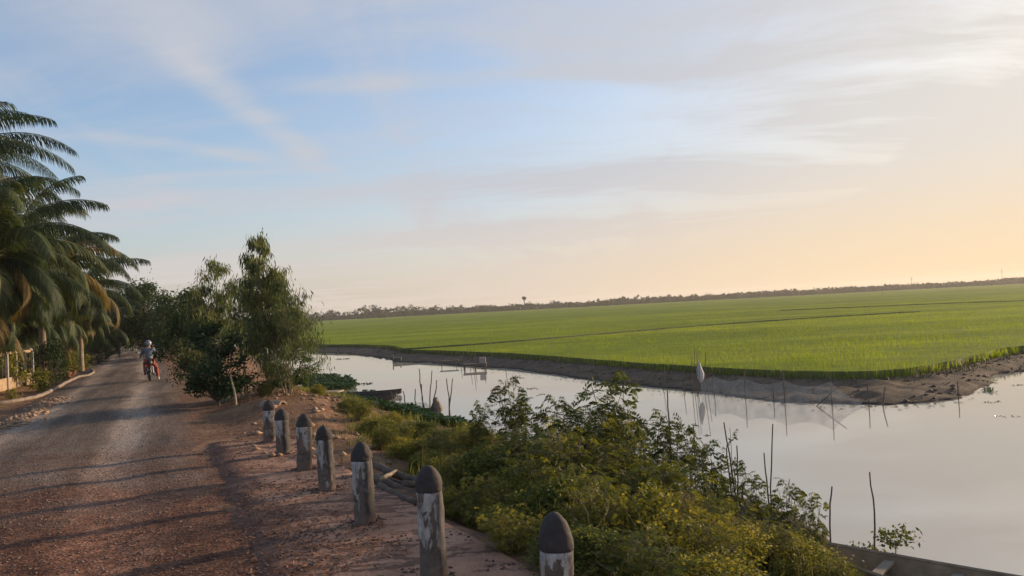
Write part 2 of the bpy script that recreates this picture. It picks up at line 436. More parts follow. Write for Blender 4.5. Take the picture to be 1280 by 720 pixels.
for i, (p, w) in enumerate(zip(rc, rw)):
    a = rc[max(0, i-1)]; b2 = rc[min(len(rc)-1, i+1)]; tdir = (b2-a).normalized(); nrm = Vector((tdir.y, -tdir.x))
    s = i*.35
    eL = w+.30*(mnoise.noise((s*.5, 0, 0)))+.12*mnoise.noise((s*2.1, 4, 0)); eR = w+.35*(mnoise.noise((s*.45, 9, 0)))+.15*mnoise.noise((s*2.3, 5, 0))
    for k in range(NC+1):
        u = -1+2*k/NC; off = u*(eR if u > 0 else eL)
        q = p+nrm*off
        rut = -.03*math.exp(-((abs(u)-.42)/.13)**2)+.018*mnoise.noise((q.x*1.1, q.y*1.1, 0))+.012*mnoise.noise((q.x*4, q.y*4, 3))
        z = .012+.06*(1-u*u)+rut*(1-u**6)-.03*(u**8)
        rv.append((q.x, q.y, z)); ru.append(u)
idx = np.arange(len(rc)*(NC+1)).reshape(len(rc), NC+1)
rf = np.stack([idx[:-1, :-1], idx[:-1, 1:], idx[1:, 1:], idx[1:, :-1]], -1).reshape(-1, 4)
road = mesh_obj('road', rv, rf, MT['road'], smooth=True); at_ = road.data.attributes.new('across', 'FLOAT', 'POINT'); at_.data.foreach_set('value', ru); tag(road, kind='structure', label='gravel and red dirt road')

# ---- concrete apron beside the bollards
def slab_mat():
    m, t, b = new_mat('dirty_concrete_apron')
    geo = t.new('ShaderNodeNewGeometry'); v = geo.outputs['Position']
    st = t.mapping(v, (.30, 1.5, 1), (0, 0, R(-14)))
    n1 = t.noise(st, 1.7, 8, .7, .6); n2 = t.noise(v, 9, 8, .7); n3 = t.noise(v, 45, 4, .6)
    base = t.ramp(t.noise(v, 1.6, 7, .65), [(.3, (.27, .145, .092)), (.7, (.45, .265, .175))])
    dirt = t.ramp(n2, [(.3, (.042, .028, .022)), (.7, (.14, .08, .058))])
    f = t.maprange(t.math('ADD', n1, t.math('MULTIPLY', t.math('SUBTRACT', n2, .5), .5)), .50, .58)
    c = t.mix(t.math('MULTIPLY', f, .85), base, dirt)
    at = t.new('ShaderNodeAttribute', attribute_name='across')
    ed_ = t.maprange(t.math('ADD', at.outputs['Fac'], t.math('MULTIPLY', t.math('SUBTRACT', t.noise(v, 2.4, 7, .7), .5), .9)), .12, .42, 1.0, 0.0)
    loam = t.ramp(n2, [(.32, (.060, .032, .025)), (.5, (.13, .066, .048)), (.68, (.23, .125, .088))])
    c = t.mix(t.math('MULTIPLY', ed_, .92), c, loam)
    c = t.mix(.7, c, t.ramp(n3, [(.3, (.65, .63, .62)), (.5, (1, 1, 1)), (.75, (1.35, 1.3, 1.25))]), 'MULTIPLY')
    t.link(c, b.inputs['Base Color']); b.inputs['Roughness'].default_value = .9; b.inputs['Specular IOR Level'].default_value = .2
    bump(t, b, t.math('ADD', t.math('MULTIPLY', f, .5), t.math('ADD', n2, t.math('MULTIPLY', n3, .3))), .7, .03)
    return m
MT['slab'] = slab_mat()
edge_o = [(3.2, 1.0), (.83+.04, 5.15), (-.21+.03, 7), (-1.66, 9.6), (-2.25, 10.6), (-3.3, 12.6), (-4.35, 14.6)]
inner = [(-1.2, 1.0), (-2.0, 5.15), (-2.75, 7), (-3.9, 9.6), (-4.35, 10.6), (-5.3, 12.6), (-6.2, 14.6)]
eo, _ = resample(edge_o, [0]*7, .25); ei = []
for q in eo:
    # matching inner point at the same y
    ys = [p[1] for p in inner]; xs = [p[0] for p in inner]
    ei.append(Vector((float(np.interp(q.y, ys, xs))+.25*mnoise.noise((q.y*1.3, 2, 0))+.1*mnoise.noise((q.y*4.3, 2, 0)), q.y)))
sv = []; NS = 16
for a, b2 in zip(ei, eo):
    for k in range(NS+1):
        q = a.lerp(b2, k/NS); sv.append((q.x, q.y, (-.02+.07*min(1, k/3))+.006*mnoise.noise((q.x*1.5, q.y*1.5, 7))))
    sv.append((b2.x+.012, b2.y, .035)); sv.append((b2.x+.015, b2.y, -.35))
ns = NS+3; idx = np.arange(len(eo)*ns).reshape(len(eo), ns)
sf = np.stack([idx[:-1, :-1], idx[:-1, 1:], idx[1:, 1:], idx[1:, :-1]], -1).reshape(-1, 4)
slab = mesh_obj('path', sv, sf, MT['slab']); sa = slab.data.attributes.new('across', 'FLOAT', 'POINT'); sa.data.foreach_set('value', ([k/NS for k in range(NS+1)]+[1, 1])*len(eo)); tag(slab, kind='structure', label='dirt stained concrete apron along the bollards')

# ---- water
def water_mat():
    m, t, b = new_mat('still_silty_water')
    geo = t.new('ShaderNodeNewGeometry'); v = geo.outputs['Position']
    h = t.math('ADD', t.noise(t.mapping(v, (1, .6, 1)), .8, 3, .5), t.math('MULTIPLY', t.noise(v, 5, 3, .5), .12))
    bp = t.new('ShaderNodeBump'); t.link(t.maprange(t.noise(t.mapping(v, (.5, 1, 1)), .10, 4, .5), .42, .62, .05, .32), bp.inputs['Strength']); bp.inputs['Distance'].default_value = .02; t.link(h, bp.inputs['Height'])
    d = t.new('ShaderNodeBsdfDiffuse'); d.inputs[0].default_value = (.40, .37, .31, 1)
    g_ = t.new('ShaderNodeBsdfGlossy'); g_.inputs['Roughness'].default_value = .02; g_.inputs[0].default_value = (1.0, .97, .90, 1)
    fr = t.new('ShaderNodeFresnel'); fr.inputs[0].default_value = 3.4
    t.link(bp.outputs[0], g_.inputs['Normal']); t.link(bp.outputs[0], fr.inputs['Normal'])
    ms = t.new('ShaderNodeMixShader'); t.link(fr.outputs[0], ms.inputs[0]); t.link(d.outputs[0], ms.inputs[1]); t.link(g_.outputs[0], ms.inputs[2])
    t.n.remove(b); t.link(ms.outputs[0], t.n['Material Output'].inputs[0]); return m
MT['water'] = water_mat()
w = mesh_obj('water', [(-110, -70, ZW), (140, -70, ZW), (140, 200, ZW), (-110, 200, ZW)], [[0, 1, 2, 3]], MT['water'])
tag(w, kind='structure', label='still pale canal water mirroring the evening sky')

# ---- rice field: canopy sheet + standing blades
def rice_mat(canopy):
    m, t, b = new_mat('rice_canopy' if canopy else 'rice_blade')
    geo = t.new('ShaderNodeNewGeometry'); v = geo.outputs['Position']
    st = t.mapping(v, (.25, 1, 1), (0, 0, R(8)))
    n1 = t.noise(st, .09, 7, .62); n2 = t.noise(t.mapping(v, (.5, 1, 1)), .8, 7, .7); n3 = t.noise(v, 7, 3, .6)
    f = t.math('ADD', t.math('MULTIPLY', n1, .58), t.math('MULTIPLY', n2, .42))
    if not canopy:
        f = t.math('ADD', f, t.math('MULTIPLY', t.math('SUBTRACT', geo.outputs['Random Per Island'], .5), .18))
    f = t.math('ADD', f, t.math('MULTIPLY', t.math('SUBTRACT', t.noise(v, .035, 5, .6), .5), .25))
    c = t.ramp(f, [(.36, (.145, .20, .012)), (.5, (.225, .30, .018)), (.64, (.34, .385, .028))])
    if canopy: c = t.mix(.6, c, t.ramp(n3, [(.3, (.55, .6, .5)), (.5, (1, 1, 1)), (.7, (1.35, 1.3, 1.2))]), 'MULTIPLY')
    t.link(c, b.inputs['Base Color']); b.inputs['Roughness'].default_value = .7; b.inputs['Specular IOR Level'].default_value = .08
    if canopy: bump(t, b, t.math('ADD', n3, t.noise(v, 1.5, 4)), 1.0, .25)
    tr = t.new('ShaderNodeBsdfTranslucent'); t.link(t.mix(1.0, c, (1.3, 1.25, .6), 'MULTIPLY'), tr.inputs[0])
    ms = t.new('ShaderNodeMixShader'); ms.inputs[0].default_value = .25 if canopy else .45
    t.link(b.outputs[0], ms.inputs[1]); t.link(tr.outputs[0], ms.inputs[2]); t.link(ms.outputs[0], t.n['Material Output'].inputs[0])
    return m
MT['canopy'] = rice_mat(True); MT['rice'] = rice_mat(False)
fe, _ = resample([tuple(p) for p in field_edge], [0]*len(field_edge), .8)
top = []
for i, p in enumerate(fe):
    a = fe[max(0, i-1)]; b2 = fe[min(len(fe)-1, i+1)]; td = (b2-a).normalized(); n_in = Vector((-td.y, td.x))
    q = p+n_in*(.2+.22*mnoise.noise((i*.35, 1, 0))+.1*mnoise.noise((i*1.3, 4, 0))); top.append(q)
nt = len(top)
bm = bmesh.new()
tv = [bm.verts.new((q.x, q.y, ZC)) for q in top]; bv = [bm.verts.new((q.x, q.y, ZF-.1)) for q in top]
c1 = bm.verts.new((1250, top[-1].y, ZC)); c2 = bm.verts.new((1250, 760, ZC)); c3 = bm.verts.new((-420, 760, ZC))
bm.faces.new(tv+[c1, c2, c3])
for i in range(nt-1): bm.faces.new((tv[i], bv[i], bv[i+1], tv[i+1]))
bmesh.ops.recalc_face_normals(bm, faces=bm.faces[:])
can = bm_obj('rice_field', bm, MT['canopy']); can.data.materials.append(simple('shaded_rice_stems', (.07, .085, .018), (.13, .15, .03), 3, .9, .6, .05))  # shade on the field's side faces is painted into this darker stem colour
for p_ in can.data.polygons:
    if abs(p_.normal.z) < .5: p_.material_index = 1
tag(can, 'dense bright green rice crop covering the whole field beyond the canal', 'rice crop', kind='stuff')
# blades
def sample_field(n, ymax):
    out = []; tot = 0
    while tot < n:
        u = rng.random(200000); Y = 24*(ymax/24)**u       # log-uniform in distance
        X = (rng.random(200000)*2-1)*.80*Y
        ok = pt_in(FIELD, X, Y)
        out.append(np.stack([X[ok], Y[ok]], 1)); tot += ok.sum()
    return np.concatenate(out)[:n]
pts = sample_field(150000, 170)
# extra rows right along the edge
ed = []
for i in range(nt-1):
    a, b2 = top[i], top[i+1]
    if b2.y > 110 or a.x > 45: continue
    L = (b2-a).length; k = int(L*26*min(1, 40/a.y))
    td = (b2-a).normalized(); n_in = Vector((-td.y, td.x))
    for j in range(k):
        q = a.lerp(b2, random.random())+n_in*random.uniform(-.22, .25); ed.append((q.x, q.y))
ed = np.array(ed)
ed = ed[(vnoise(ed[:, 0], ed[:, 1], .7, 31)*.6+vnoise(ed[:, 0], ed[:, 1], .25, 32)*.4) > .40]
pts = np.concatenate([pts, ed]); n = len(pts)
dist = np.hypot(pts[:, 0], pts[:, 1])
clump = vnoise(pts[:, 0], pts[:, 1], 1.2, 3)*.6+vnoise(pts[:, 0], pts[:, 1], 5, 7)*.5
hgt = .27+.18*rng.random(n)+.18*(clump-.5)
wd = .020*np.clip(dist/26, 1, 3)
an = rng.random(n)*6.283; lean = .10+.16*rng.random(n)
base = np.stack([pts[:, 0], pts[:, 1], np.full(n, ZF+.0)], 1); base[n-len(ed):, 2] = ZF-.12
hgt[n-len(ed):] *= .45+.65*vnoise(ed[:, 0], ed[:, 1], .9, 33)
dirv = np.stack([np.cos(an)*lean, np.sin(an)*lean, np.ones(n)], 1)
side = np.stack([-np.sin(an+rng.random(n)), np.cos(an), np.zeros(n)], 1)
hg = hgt[:, None]; w_ = wd[:, None]
v0 = base-side*w_*.5; v1 = base+side*w_*.5; v2 = base+dirv*hg*1.05+np.stack([np.cos(an), np.sin(an), np.zeros(n)], 1)*.05
RV = np.stack([v0, v1, v2], 1).reshape(-1, 3)
blades = mesh_obj('rice_blades', RV, np.arange(3*n).reshape(n, 3), MT['rice'])
tag(blades, 'slender upright rice blades standing along the near edge of the green field', 'rice blades', kind='stuff')
# dark bund lines crossing the field
def bund(pxs, label, width=.5):
    q, _ = resample([tuple(P(x, y, ZC+.06).xy) for x, y in pxs], [0]*len(pxs), 1.5)
    V = []; prof = [(-1, -.25), (-.7, .07), (-.2, .13), (.3, .12), (.75, .07), (1, -.25)]
    for i, p in enumerate(q):
        a = q[max(0, i-1)]; b2 = q[min(len(q)-1, i+1)]; td = (b2-a).normalized(); nn = Vector((td.y, -td.x))
        ww = width*(.8+.4*mnoise.noise((i*.35, 3, 0)))
        for u, z in prof:
            r_ = p+nn*u*ww; V.append((r_.x, r_.y, ZC+z*(1+.5*mnoise.noise((i*.6, u, 2)))))
    k = len(prof); ix = np.arange(len(q)*k).reshape(len(q), k)
    o = mesh_obj('field_bund', V, np.stack([ix[:-1, :-1], ix[:-1, 1:], ix[1:, 1:], ix[1:, :-1]], -1).reshape(-1, 4), MT['bund'])
    tag(o, label, 'bund', kind='structure')
MT['bund'] = simple('bund_weeds', (.035, .045, .014), (.075, .085, .025), 1.5, .9, .8, .1)
bund([(500, 436.5), (544, 433.8), (640, 426.8), (760, 416.5), (860, 408.3), (960, 401), (1060, 394.5), (1150, 389.5)], 'long low weedy dike crossing the rice field', .30)
bund([(975, 388), (1060, 384.2), (1160, 380), (1290, 375.5)], 'second low dike farther out on the right of the rice field', .42)

# ------------------------------------------------------------------ tree makers
def branch_pts(p0, p1, n=5, wob=.06, sag=0):
    p0 = Vector(p0); p1 = Vector(p1); L = (p1-p0).length; out = []
    for i in range(n+1):
        t = i/n; q = p0.lerp(p1, t)
        if 0 < i < n: q += Vector((random.uniform(-1, 1), random.uniform(-1, 1), random.uniform(-.6, .6)))*wob*L
        q.z += sag*math.sin(t*math.pi)*L
        out.append(q)
    return out
def make_euc(height, spread, nleaf, stems=3, seed=1, droop=1.5, low=.28):
    """slim multi-stemmed tree with hanging narrow leaves; returns (trunk MB, leaves V,F)"""
    random.seed(seed); r_ = np.random.default_rng(seed)
    mb = MB(); C = []
    for s in range(stems):
        a = s*2.4+seed; top_ = Vector((math.cos(a)*spread*.34*random.uniform(.4, 1.2), math.sin(a)*spread*.34, height*(1.0 if s == 0 else random.uniform(.68, .9))))
        if s == 0: top_.x *= .2; top_.y *= .2
        tr = branch_pts((math.cos(a)*.06*s, math.sin(a)*.06*s, -.1), top_, 8, .018)
        r0 = .045*height/5*(1 if s == 0 else .75)
        mb.tube(tr, [r0*(1-.88*i/8) for i in range(9)], 6)
        nb = 15
        for k in range(nb):
            t = low+(1-low)*(k+random.random()*.8)/nb*.97
            i = min(7, int(t*8)); o = tr[i].lerp(tr[i+1], t*8-i)
            ln = spread*(.62*(1-t)**.75+.10)*random.uniform(.6, 1.25)
            ba = random.random()*6.283
            tip = o+Vector((math.cos(ba)*ln, math.sin(ba)*ln, ln*random.uniform(.25, .9)))
            br = branch_pts(o, tip, 4, .06)
            mb.tube(br, [.014*(1-.8*j/4)*height/5+.002 for j in range(5)], 4)
            for j in range(3):
                q = br[1+j % 4].lerp(br[min(4, 2+j)], random.random())
                tw = q+Vector((random.uniform(-1, 1), random.uniform(-1, 1), random.uniform(-.3, .8)))*ln*.33
                mb.tube([q, tw], [.006, .002], 3)
                C.append((q, tw, ln))
            C.append((br[2], br[4], ln)); C.append((br[3], br[4]+Vector((0, 0, .1)), ln))
        C.append((tr[7], tr[8]+Vector((0, 0, .18)), .45)); C.append((tr[6], tr[8], .5))
    per = int(nleaf/len(C)); P0 = []
    for a, b2, ln in C:
        t = r_.random(per)[:, None]; sg = .07+ln*.06
        P0.append(np.array(a)*(1-t)+np.array(b2)*t+r_.normal(size=(per, 3))*sg)
    P0 = np.concatenate(P0); n = len(P0)
    dr = np.stack([r_.normal(size=n)*.45, r_.normal(size=n)*.45, -np.ones(n)*droop+r_.normal(size=n)*.35], 1)
    L = .13+.17*r_.random(n); W = .020+.016*r_.random(n)
    return mb, leaf_cards(P0, dr, L*height/5*1.05, W*height/5*1.15, r_.normal(size=(n, 3)))
def make_broad(height, width, nleaf, seed=1, lsize=.13, base=.2, clumps=26):
    random.seed(seed); r_ = np.random.default_rng(seed)
    mb = MB(); P0 = []; 
    fork = Vector((0, 0, height*base))
    mb.tube(branch_pts((0, 0, -.12), fork, 3, .03), [height*.022*(1-.1*i) for i in range(4)], 7)
    per = nleaf//clumps
    for k in range(clumps):
        a = k*2.39996; u = (k+.5)/clumps
        rr = width*.5*math.sqrt(u)*random.uniform(.65, 1.05)
        zz = height*(base*.7+(1-base*.7)*random.random()**.8*(1-.45*(rr/(width*.5))**2))
        c = Vector((math.cos(a)*rr, math.sin(a)*rr, zz))
        br = branch_pts(fork if k % 2 else fork*.6, c, 4, .05)
        mb.tube(br, [height*.011*(1-.75*j/4) for j in range(5)], 4)
        sg = width*random.uniform(.055, .11)
        P0.append(np.array(c)+r_.normal(size=(per, 3))*np.array([sg, sg, sg*.8]))
    P0 = np.concatenate(P0); n = len(P0)
    dr = np.stack([r_.normal(size=n), r_.normal(size=n), r_.normal(size=n)*.6-.25], 1)
    return mb, leaf_cards(P0, dr, lsize*(.7+.6*r_.random(n)), lsize*.5*(.7+.6*r_.random(n)), r_.normal(size=(n, 3)))
def make_thing(name, trunk_mb, leaves, bark, leafmat, crown='crown', stem='trunk'):
    root = empty(name)
    if trunk_mb: trunk_mb.build(stem, bark, root)
    mesh_obj(crown, leaves[0], leaves[1], leafmat, root)
    return root
def zspan(leaves): return leaves[0][:, 2].max()

used = set()
def place(proto, x, y, s=1, rz=0, sxy=None, label=None, cat=None, group=None, z=None):
    first = proto.name not in used
    o = proto if first else copy_tree(proto); used.add(proto.name)
    if not first: used.add(o.name)
    zz = tz(x, y) if z is None else z
    o.location = (x, y, zz); o.rotation_euler = (0, 0, rz); o.scale = (sxy or s, sxy or s, s)
    for k in ('label', 'category', 'group'):
        if k in o: del o[k]
    tag(o, label, cat, group); return o

# --- eucalyptus right of the road
e1 = make_thing('eucalyptus_tree', *make_euc(5.3, 2.1, 9500, 4, 3), MT['bark'], MT['euc'])
place(e1, *P(338, 497).xy, s=.93, rz=.6, label='tallest slender eucalyptus tree with drooping leaves beside the road', cat='tree')
e2 = make_thing('eucalyptus_tree', *make_euc(3.7, 1.9, 7000, 4, 11, low=.14), MT['bark'], MT['euc'])
place(e2, *P(359, 500).xy, s=.93, rz=2.0, label='shorter eucalyptus tree hanging towards the water, right of the tallest tree', cat='tree', sxy=1.0)
e3 = make_thing('eucalyptus_tree', *make_euc(4.3, 1.9, 6500, 3, 23), MT['bark'], MT['euc'])
q = D(276, 440, 25.2); place(e3, q.x, q.y, s=1.02, rz=1, label='thin eucalyptus behind the dark broadleaf tree', cat='tree')
d1 = make_thing('broadleaf_tree', *make_broad(3.9, 3.0, 7500, 5, .125, .16, 34), MT['dark_bark'], MT['dark_leaf'])
q = D(243, 440, 26.0); place(d1, q.x, q.y, s=.93, rz=0, sxy=.74, label='dark bushy broadleaf tree overhanging the right edge of the road', cat='tree')
d2 = make_thing('broadleaf_bush', *make_broad(2.35, 1.9, 4200, 9, .13, .08, 24), MT['dark_bark'], MT['dark_leaf'], 'foliage', 'stem')
q = P(273, 508); place(d2, q.x, q.y, s=1.0, rz=0, label='dark round bush with broad leaves in front of the eucalyptus', cat='bush')
q = P(352, 500); place(d2, q.x-.2, q.y+1.4, s=.55, rz=2, sxy=.9, label='small dark bush between the eucalyptus trunks', cat='bush')
# leaning poles
for (xa, ya, xb, yb, la) in ((300, 500, 306, 438, 'pale bamboo pole leaning left of the eucalyptus trunks'), (312, 502, 302, 442, 'second bamboo pole leaning against the tallest eucalyptus'), (296, 512, 288, 470, 'short thin stick leaning at the dark bush')):
    a = P(xa, ya); b2 = D(xb, yb, a.y+.3); a.z = tz(a.x, a.y)-.1
    mb = MB(); mb.tube([a, a.lerp(b2, .5)+Vector((.03, 0, 0)), b2], [.03, .026, .02], 6)
    tag(mb.build('bamboo_pole', MT['bamboo']), la, 'pole')
# --- trees farther along the road
f1 = make_thing('roadside_tree', *make_broad(7.0, 5.2, 9000, 31, .26, .14, 44), MT['dark_bark'], MT['dark_leaf'])
q = D(186, 430, 62); place(f1, q.x, q.y, .98, 0, .85, 'tall rounded tree right of where the road bends away', 'tree')
q = D(166, 430, 72); place(f1, q.x, q.y, 1.02, 2, .6, 'narrower tree behind the rounded tree at the road bend', 'tree')
q = D(214, 430, 52); place(f1, q.x, q.y, .72, 4, .6, 'mid sized tree between the road bend and the dark broadleaf tree', 'tree')
far_road = [(236, 56, .62, .7, 'low tree behind the dark broadleaf tree by the water'), (118, 112, .85, 1.2, 'dense tree closing the view at the far end of the road'), (96, 98, .95, 1.2, 'large leafy tree behind the palms beside the far road'), (146, 125, .62, 1.1, 'low dark tree just past the last visible bend'), (70, 76, 1.0, 1.2, 'broad dark tree rising behind the palm trunks'), (20, 60, .9, 1.1, 'dark tree behind the white posted fence'), (-30, 52, .95, 1.1, 'dark tree at the left edge behind the fence')]
for px, dp, s, sx, la in far_road:
    q = D(px, 425, dp); place(f1, q.x, q.y, s, px*.3, sx, la, 'tree')

# --- coconut palms
def make_frond(L, arch, droop, n=58, seed=0, leaf=.62):
    """frond along +X from origin; returns rachis pts, leaf V,F"""
    r_ = np.random.default_rng(seed)
    t = np.linspace(0, 1, 14)
    ang = R(arch)-R(droop)*t**1.3
    dx = np.cos(ang); dz = np.sin(ang)
    X = np.concatenate([[0], np.cumsum(dx[:-1])])*L/13; Z = np.concatenate([[0], np.cumsum(dz[:-1])])*L/13
    tt = np.linspace(.14, .995, n)
    px = np.interp(tt, t, X); pz = np.interp(tt, t, Z); pa = np.interp(tt, t, ang)
    Vs = []; Fs = []; b = 0
    for sgn in (-1, 1):
        ln = leaf*(.45+.75*np.sin(np.pi*np.clip(tt*.86+.10, 0, 1))**.8)*(.88+.24*r_.random(n))
        fwd = .35+.75*tt
        d1 = np.stack([np.cos(pa)*fwd, sgn*np.ones(n)*1.0, np.sin(pa)*fwd-.15-.25*r_.random(n)], 1); d1 = unit(d1)
        d2 = d1.copy(); d2[:, 2] -= .75+.45*r_.random(n); d2 = unit(d2)
        d3 = d2.copy(); d3[:, 2] -= 1.0; d3 = unit(d3)
        p0 = np.stack([px, np.zeros(n), pz], 1)
        p1 = p0+d1*ln[:, None]*.38; p2 = p1+d2*ln[:, None]*.34; p3 = p2+d3*ln[:, None]*.30
        wv = np.stack([np.cos(pa), np.zeros(n), np.sin(pa)], 1)*.021
        V = np.stack([p0-wv*.6, p0+wv*.6, p1-wv, p1+wv, p2-wv*.8, p2+wv*.8, p3-wv*.08, p3+wv*.08], 1).reshape(-1, 3)
        k = (np.arange(n)*8)[:, None]
        F = np.concatenate([k+np.array([[0, 1, 3, 2]]), k+np.array([[2, 3, 5, 4]]), k+np.array([[4, 5, 7, 6]])], 0)+b
        Vs.append(V); Fs.append(F); b += len(V)
    return list(zip(X, Z)), np.concatenate(Vs), np.concatenate(Fs)
def make_palm(trunk_h, L, nf, seed, lean=(0, 0), thick=.13):
    random.seed(seed)
    root = empty('coconut_palm')
    mb = MB(); n = 14; topp = Vector((lean[0], lean[1], trunk_h))
    pts = [Vector((lean[0]*(i/n)**1.6, lean[1]*(i/n)**1.6, -.15+(trunk_h+.15)*i/n)) for i in range(n+1)]
    mb.tube(pts, [thick*(1.25-.4*i/n)*(1+.05*(i % 2)) for i in range(n+1)], 9)
    mb.build('trunk', MT['bark'], root, True)
    # crown heart
    hb = MB(); hb.lathe([(.05, -.25), (thick*1.5, -.1), (thick*1.3, .15), (.06, .5), (.01, .8)], topp, 9); hb.build('crown_shaft', MT['bark'], root, True)
    for k in range(nf):
        u = k/nf; az = k*2.39996+seed
        arch = 72-100*u**1.0+random.uniform(-8, 8); droop = 80+62*u+random.uniform(-8, 16)
        if u > .9: arch = -35; droop = 45
        LL = L*(.72+.4*math.sin(math.pi*min(1, u+.25)))*random.uniform(.9, 1.08)
        rach, V, F = make_frond(LL, arch, droop, 84, seed*50+k, .78)
        fm = MB(); fm.tube([(x, 0, z) for x, z in rach], [.035*(1-.9*i/13) for i in range(14)], 5)
        m = MT['palm_dry'] if (u > .95 or (k % 11 == 7)) else MT['palm']
        o = mesh_obj('frond', V, F, m, root)
        o.location = topp; o.rotation_euler = (random.uniform(-.25, .25), 0, az)
        rb = fm.build('frond_stem', MT['bamboo'] if m == MT['palm_dry'] else MT['stemg'], o)
    return root
MT['stemg'] = simple('green_stem', (.09, .10, .03), (.18, .17, .06), 6, .6, .2)
pa = make_palm(4.6, 4.6, 22, 1, (.3, -.2)); pb = make_palm(3.4, 4.2, 20, 2, (.5, .1)); pc = make_palm(2.6, 3.6, 17, 3, (-.2, .2), .11)
def palm(proto, px, py, depth, s, rz, la):
    """px,py: where the crown centre is seen at this depth"""
    q = D(px, py, depth); z0 = .0
    h0 = max(v.co.z for v in proto.children[0].data.vertices)
    k = (q.z-z0)/h0
    o = place(proto, q.x, q.y, s, rz, None, la, 'palm tree', z=q.z-h0*s)
    if o.location.z > .05: pass
    return o
def palm2(trunk_h, L, nf, seed, lean, px, depth, py, rz, la, thick=.13):
    q = D(px, py, depth); o = make_palm(q.z-.05, L, nf, seed, (0, 0), thick); place(o, q.x, q.y, 1, rz, None, la, 'palm tree', z=.02)
for c in (pa, pb, pc):
    for ch in list(c.children):
        for g2 in list(ch.children): bpy.data.objects.remove(g2)
        bpy.data.objects.remove(ch)
    bpy.data.objects.remove(c)
palm2(0, 5.0, 34, 4, 0, -135, 24, 240, 0, 'tallest coconut palm with its crown cut by the left edge')
palm2(0, 4.4, 34, 5, 0, -16, 26.5, 322, 1.0, 'coconut palm standing just behind the white posted fence')
palm2(0, 4.6, 34, 16, 0, -88, 27.5, 218, 2.7, 'dense palm crown just right of the tallest palm, cut by the left edge')
palm2(0, 4.6, 32, 14, 0, -58, 29, 268, 2.2, 'dense low palm crown at the left edge under the two tallest palms')
palm2(0, 4.2, 30, 15, 0, 22, 36, 300, 1.7, 'dense palm crown showing between the two nearest palms')
palm2(0, 3.9, 36, 6, 0, 50, 33, 340, 2.1, 'coconut palm arching out over the road')
palm2(0, 3.8, 28, 7, 0, 98, 42, 368, .3, 'smaller coconut palm with golden fronds over the flower pots')
palm2(0, 3.4, 22, 8, 0, 126, 60, 392, 1.3, 'farthest coconut palm on the left side of the road')
palm2(0, 3.8, 30, 9, 0, 30, 38, 378, 2.9, 'low palm in shade between the taller palms', .12)
palm2(0, 3.9, 30, 12, 0, -40, 27.5, 372, .7, 'low palm with hanging fronds behind the left end of the fence', .12)
def young_palm(px, py, depth, L, nf, seed, la):
    q = D(px, py, depth); o = make_palm(max(.25, q.z), L, nf, seed, (0, 0), .09); place(o, q.x, q.y, 1, 0, None, la, 'palm tree', z=.0)
young_palm(18, 420, 35, 2.6, 22, 31, 'young palm with short fronds rising behind the fence posts')
young_palm(54, 412, 38, 2.5, 22, 32, 'young palm filling the gap right of the fence')
young_palm(86, 405, 45, 2.6, 20, 33, 'young palm just behind the flower pots')
young_palm(112, 415, 52, 3.2, 20, 35, 'young palm farther up the left verge')
# thin leaning trunk catching sun
q0 = P(107, 447); q1 = D(106, 398, q0.y); mb = MB(); q0.z = -.05
root = empty('slender_tree', (q0.x, q0.y, 0)); loc = Vector((q0.x, q0.y, 0))
mb.tube([q0-loc, q0.lerp(q1, .5)-loc+Vector((.05, 0, 0)), q1-loc, q1-loc+Vector((.1, 0, 1.6))], [.14, .12, .11, .06], 7); mb.build('trunk', MT['bark'], root, True)
_, lv = make_broad(2.4, 2.6, 1800, 77, .2, .3, 14); lv[0][:, 2] += (q1.z+.2)
mesh_obj('crown', lv[0], lv[1], MT['palm'], root)
tag(root, 'slender sunlit trunk with a small crown standing near the flower pots', 'tree')

# ------------------------------------------------------------------ left courtyard
def shrub_gen(kind, seed):
    random.seed(seed); r_ = np.random.default_rng(seed)
    if kind == 'leafy':
        return make_broad(1.3, 1.4, 2600, seed, .085, .05, 26)
# hedge and plants
lf = [make_thing('garden_shrub', *shrub_gen('leafy', 40+i), MT['dark_bark'], [MT['palm'], MT['dark_leaf'], MT['mimosa']][i], 'foliage', 'stem') for i in range(3)]
gs = [(1, 64, 428, 33, 1.2, 'dark shrub hiding the trunk of the palm right of the fence'), (2, 84, 440, 39.5, 1.0, 'olive shrub at the foot of the smaller golden palm'), (2, 8, 433, 31.5, 1.3, 'dark shrub behind the first fence posts'), (1, 28, 430, 36, 1.5, 'tall dark shrub behind the fence end'), (0, 58, 440, 35, 1.4, 'garden shrub between the fence and the flower pots'), (2, 50, 461, 29.5, .75, 'squat trimmed olive shrub in front of the fence end'), (0, 72, 445, 38, 1.0, 'yellowish leafy shrub behind the flower pots'), (2, 98, 440, 43, 1.1, 'feathery roadside shrub right of the pots'), (1, 122, 425, 50, 1.3, 'dark roadside shrub past the flower pots'), (0, 135, 418, 62, 1.6, 'rounded shrub by the left road edge far ahead'), (1, 146, 420, 84, 1.9, 'small far shrub on the inside of the road bend'), (0, 88, 425, 48, 1.9, 'broad shrub below the golden palm fronds'), (2, 14, 485, 27, .35, 'small green plant at the foot of the ochre wall')]
for k, px, py, dp, s, la in gs:
    q = D(px, py, dp); hh = q.z
    o = place(lf[k], q.x, q.y, max(.3, hh/1.25), px, s*.8, la, 'shrub')
